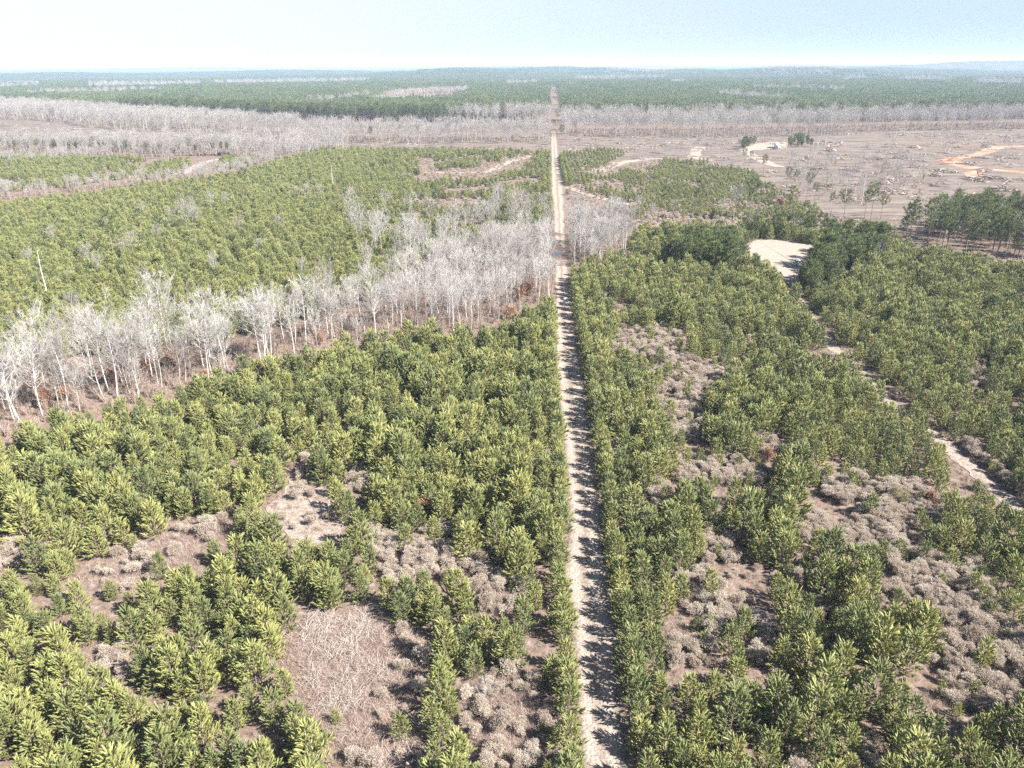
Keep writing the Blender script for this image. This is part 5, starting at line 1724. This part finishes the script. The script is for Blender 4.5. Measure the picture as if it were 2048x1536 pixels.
gx, gy = G(1131, 618)
hunting_blind(gx, gy, 0.25, 'raised white-roofed hunting blind on thin legs beside the road', 2.9, 0.66)
gx, gy = G(1594, 531)
hunting_blind(gx, gy, 0.7, 'low pale hunting blind half hidden by pines in the clearing', 0.7, 0.8, False)

# truck and flatbed trailer on the log landing
gx, gy = G(1553, 297)
e = empty('parked_truck', (gx, gy, 0.25), R(12))
g = Geo()
box(g, (0, 0.4, 2.35), (2.5, 3.0, 2.9), 0, 0.06)
link('cargo_box', g.mesh('truck_box', ['white_paint']), e)
g = Geo()
box(g, (0, -2.1, 1.35), (2.2, 1.7, 1.5), 0, 0.15)
box(g, (0, -3.1, 1.0), (2.1, 1.0, 0.8), 0, 0.15)
c_ = link('cab', g.mesh('truck_cab', ['white_paint']), e)
g = Geo()
box(g, (0, -2.965, 1.7), (1.9, 0.04, 0.6), 0)
for sx2 in (-1, 1):
    box(g, (sx2 * 1.11, -2.1, 1.7), (0.03, 1.1, 0.55), 0)
link('window', g.mesh('truck_window', ['dark_glass']), c_)
g = Geo()
box(g, (0, -0.7, 0.7), (0.9, 5.4, 0.22), 0, 0.03)
link('chassis', g.mesh('truck_chassis', ['dark_steel']), e)
for sx2 in (-1, 1):
    for wy in (-2.9, 1.0):
        g = Geo()
        tube(g, [[sx2 * 0.85, wy, 0.48], [sx2 * 1.15, wy, 0.48]], [0.48, 0.48], 16, 0, True)
        wv = link('wheel', g.mesh('truck_wheel', ['rubber']), e)
        g = Geo()
        tube(g, [[sx2 * 1.13, wy, 0.48], [sx2 * 1.165, wy, 0.48]], [0.26, 0.24], 12, 0, True)
        link('rim', g.mesh('truck_rim', ['galvanised']), wv)
tag(e, 'white box truck parked on the distant log landing', 'truck')
gx, gy = G(1543, 298.5)
e = empty('flatbed_trailer', (gx, gy, 0.25), R(8))
g = Geo()
box(g, (0, 0, 1.0), (7.0, 2.3, 0.25), 0, 0.04)
for i in range(-3, 4):
    box(g, (i, 0, 1.35), (0.12, 2.2, 0.45), 0, 0.02)
link('bed', g.mesh('trailer_bed', ['dark_steel']), e)
for wx in (1.6, 2.6):
    for sy2 in (-1, 1):
        g = Geo()
        tube(g, [[wx, sy2 * 0.85, 0.45], [wx, sy2 * 1.12, 0.45]], [0.45, 0.45], 14, 0, True)
        link('wheel', g.mesh('trailer_wheel', ['rubber']), e)
tag(e, 'dark low flatbed trailer beside the white truck', 'trailer')

# roadside marker stake
gx, gy = G(1152, 1163)
e = empty('marker_stake', (gx, gy, 0.1))
g = Geo()
box(g, (0, 0, 0.5), (0.09, 0.05, 1.0), 0, 0.01)
g.add([(-0.045, -0.025, 1.0), (0.045, -0.025, 1.0), (0.045, 0.025, 1.0), (-0.045, 0.025, 1.0), (0, 0, 1.09)], [(0, 1, 4), (1, 2, 4), (2, 3, 4), (3, 0, 4)])
link('post', g.mesh('stake_post', ['post_paint']), e)
g = Geo()
v = [(0.046 + 0.1 * i, 0.02 * math.sin(i * 1.3), 0.92 - 0.03 * i * i * 0.3 - d_) for i in range(4) for d_ in (0, 0.07)]
g.add(v, [q for i in range(3) for q in ((2 * i, 2 * i + 1, 2 * i + 2), (2 * i + 1, 2 * i + 3, 2 * i + 2))])
link('ribbon', g.mesh('stake_ribbon', ['post_paint']), e)
tag(e, 'short pale yellow marker stake on the left edge of the dirt road', 'stake')

# bleached wood lying about
for bx, by, L_, rz, rr_, lab in [(822, 1531, 0.9, 0.25, 0.14, 'short white broken log at the bottom of the bramble clearing'), (1880, 1243, 1.0, 0.1, 0.12, 'pale weathered log in the big right brush band'), (320, 968, 3.4, 0.5, 0.07, 'long fallen grey branch among the left pines')]:
    gx, gy = G(bx, by)
    g = Geo()
    q = np.linspace(-0.5, 0.5, 8)
    r4 = np.random.default_rng(int(bx))
    tube(g, np.c_[q * L_, 0.06 * np.sin(q * 5), rr_ + 0.12 + 0.02 * r4.normal(0, 1, 8)], rr_ * (1.1 - 0.4 * (q + 0.5)) * r4.uniform(0.85, 1.15, 8), 9, 0, True)
    tube(g, [[0.1 * L_, 0, rr_ + 0.15], [0.25 * L_, 0.15, rr_ + 0.45]], [rr_ * 0.45, rr_ * 0.25], 6, 0, True)
    o = link('weathered_log', g.mesh('weathered_log', ['bleached']))
    o.location = (gx, gy, 0.5 if L_ > 2 else 0.15)
    o.rotation_euler = (0, 0, rz)
    tag(o, lab, 'log', 'weathered logs')

# ------------------------------------------------------------------ haze
g = Geo()
box(g, (0, 14000, 55), (50000, 33500, 190))
mt, n = new_mat('haze')
out = n.nodes.new('ShaderNodeOutputMaterial')
pv = n.nodes.new('ShaderNodeVolumePrincipled')
pv.inputs['Color'].default_value = (0.62, 0.79, 1.0, 1)
pv.inputs['Density'].default_value = 0.00012
n.links.new(pv.outputs[0], out.inputs['Volume'])
M['haze'] = mt
tag(link('haze', g.mesh('haze', ['haze'])), 'thin pale blue air haze over the whole landscape', 'haze', None, 'stuff')
print('counts', len(near), len(mid), len(bt), len(far_bt), len(edge), len(shr), len(rest))
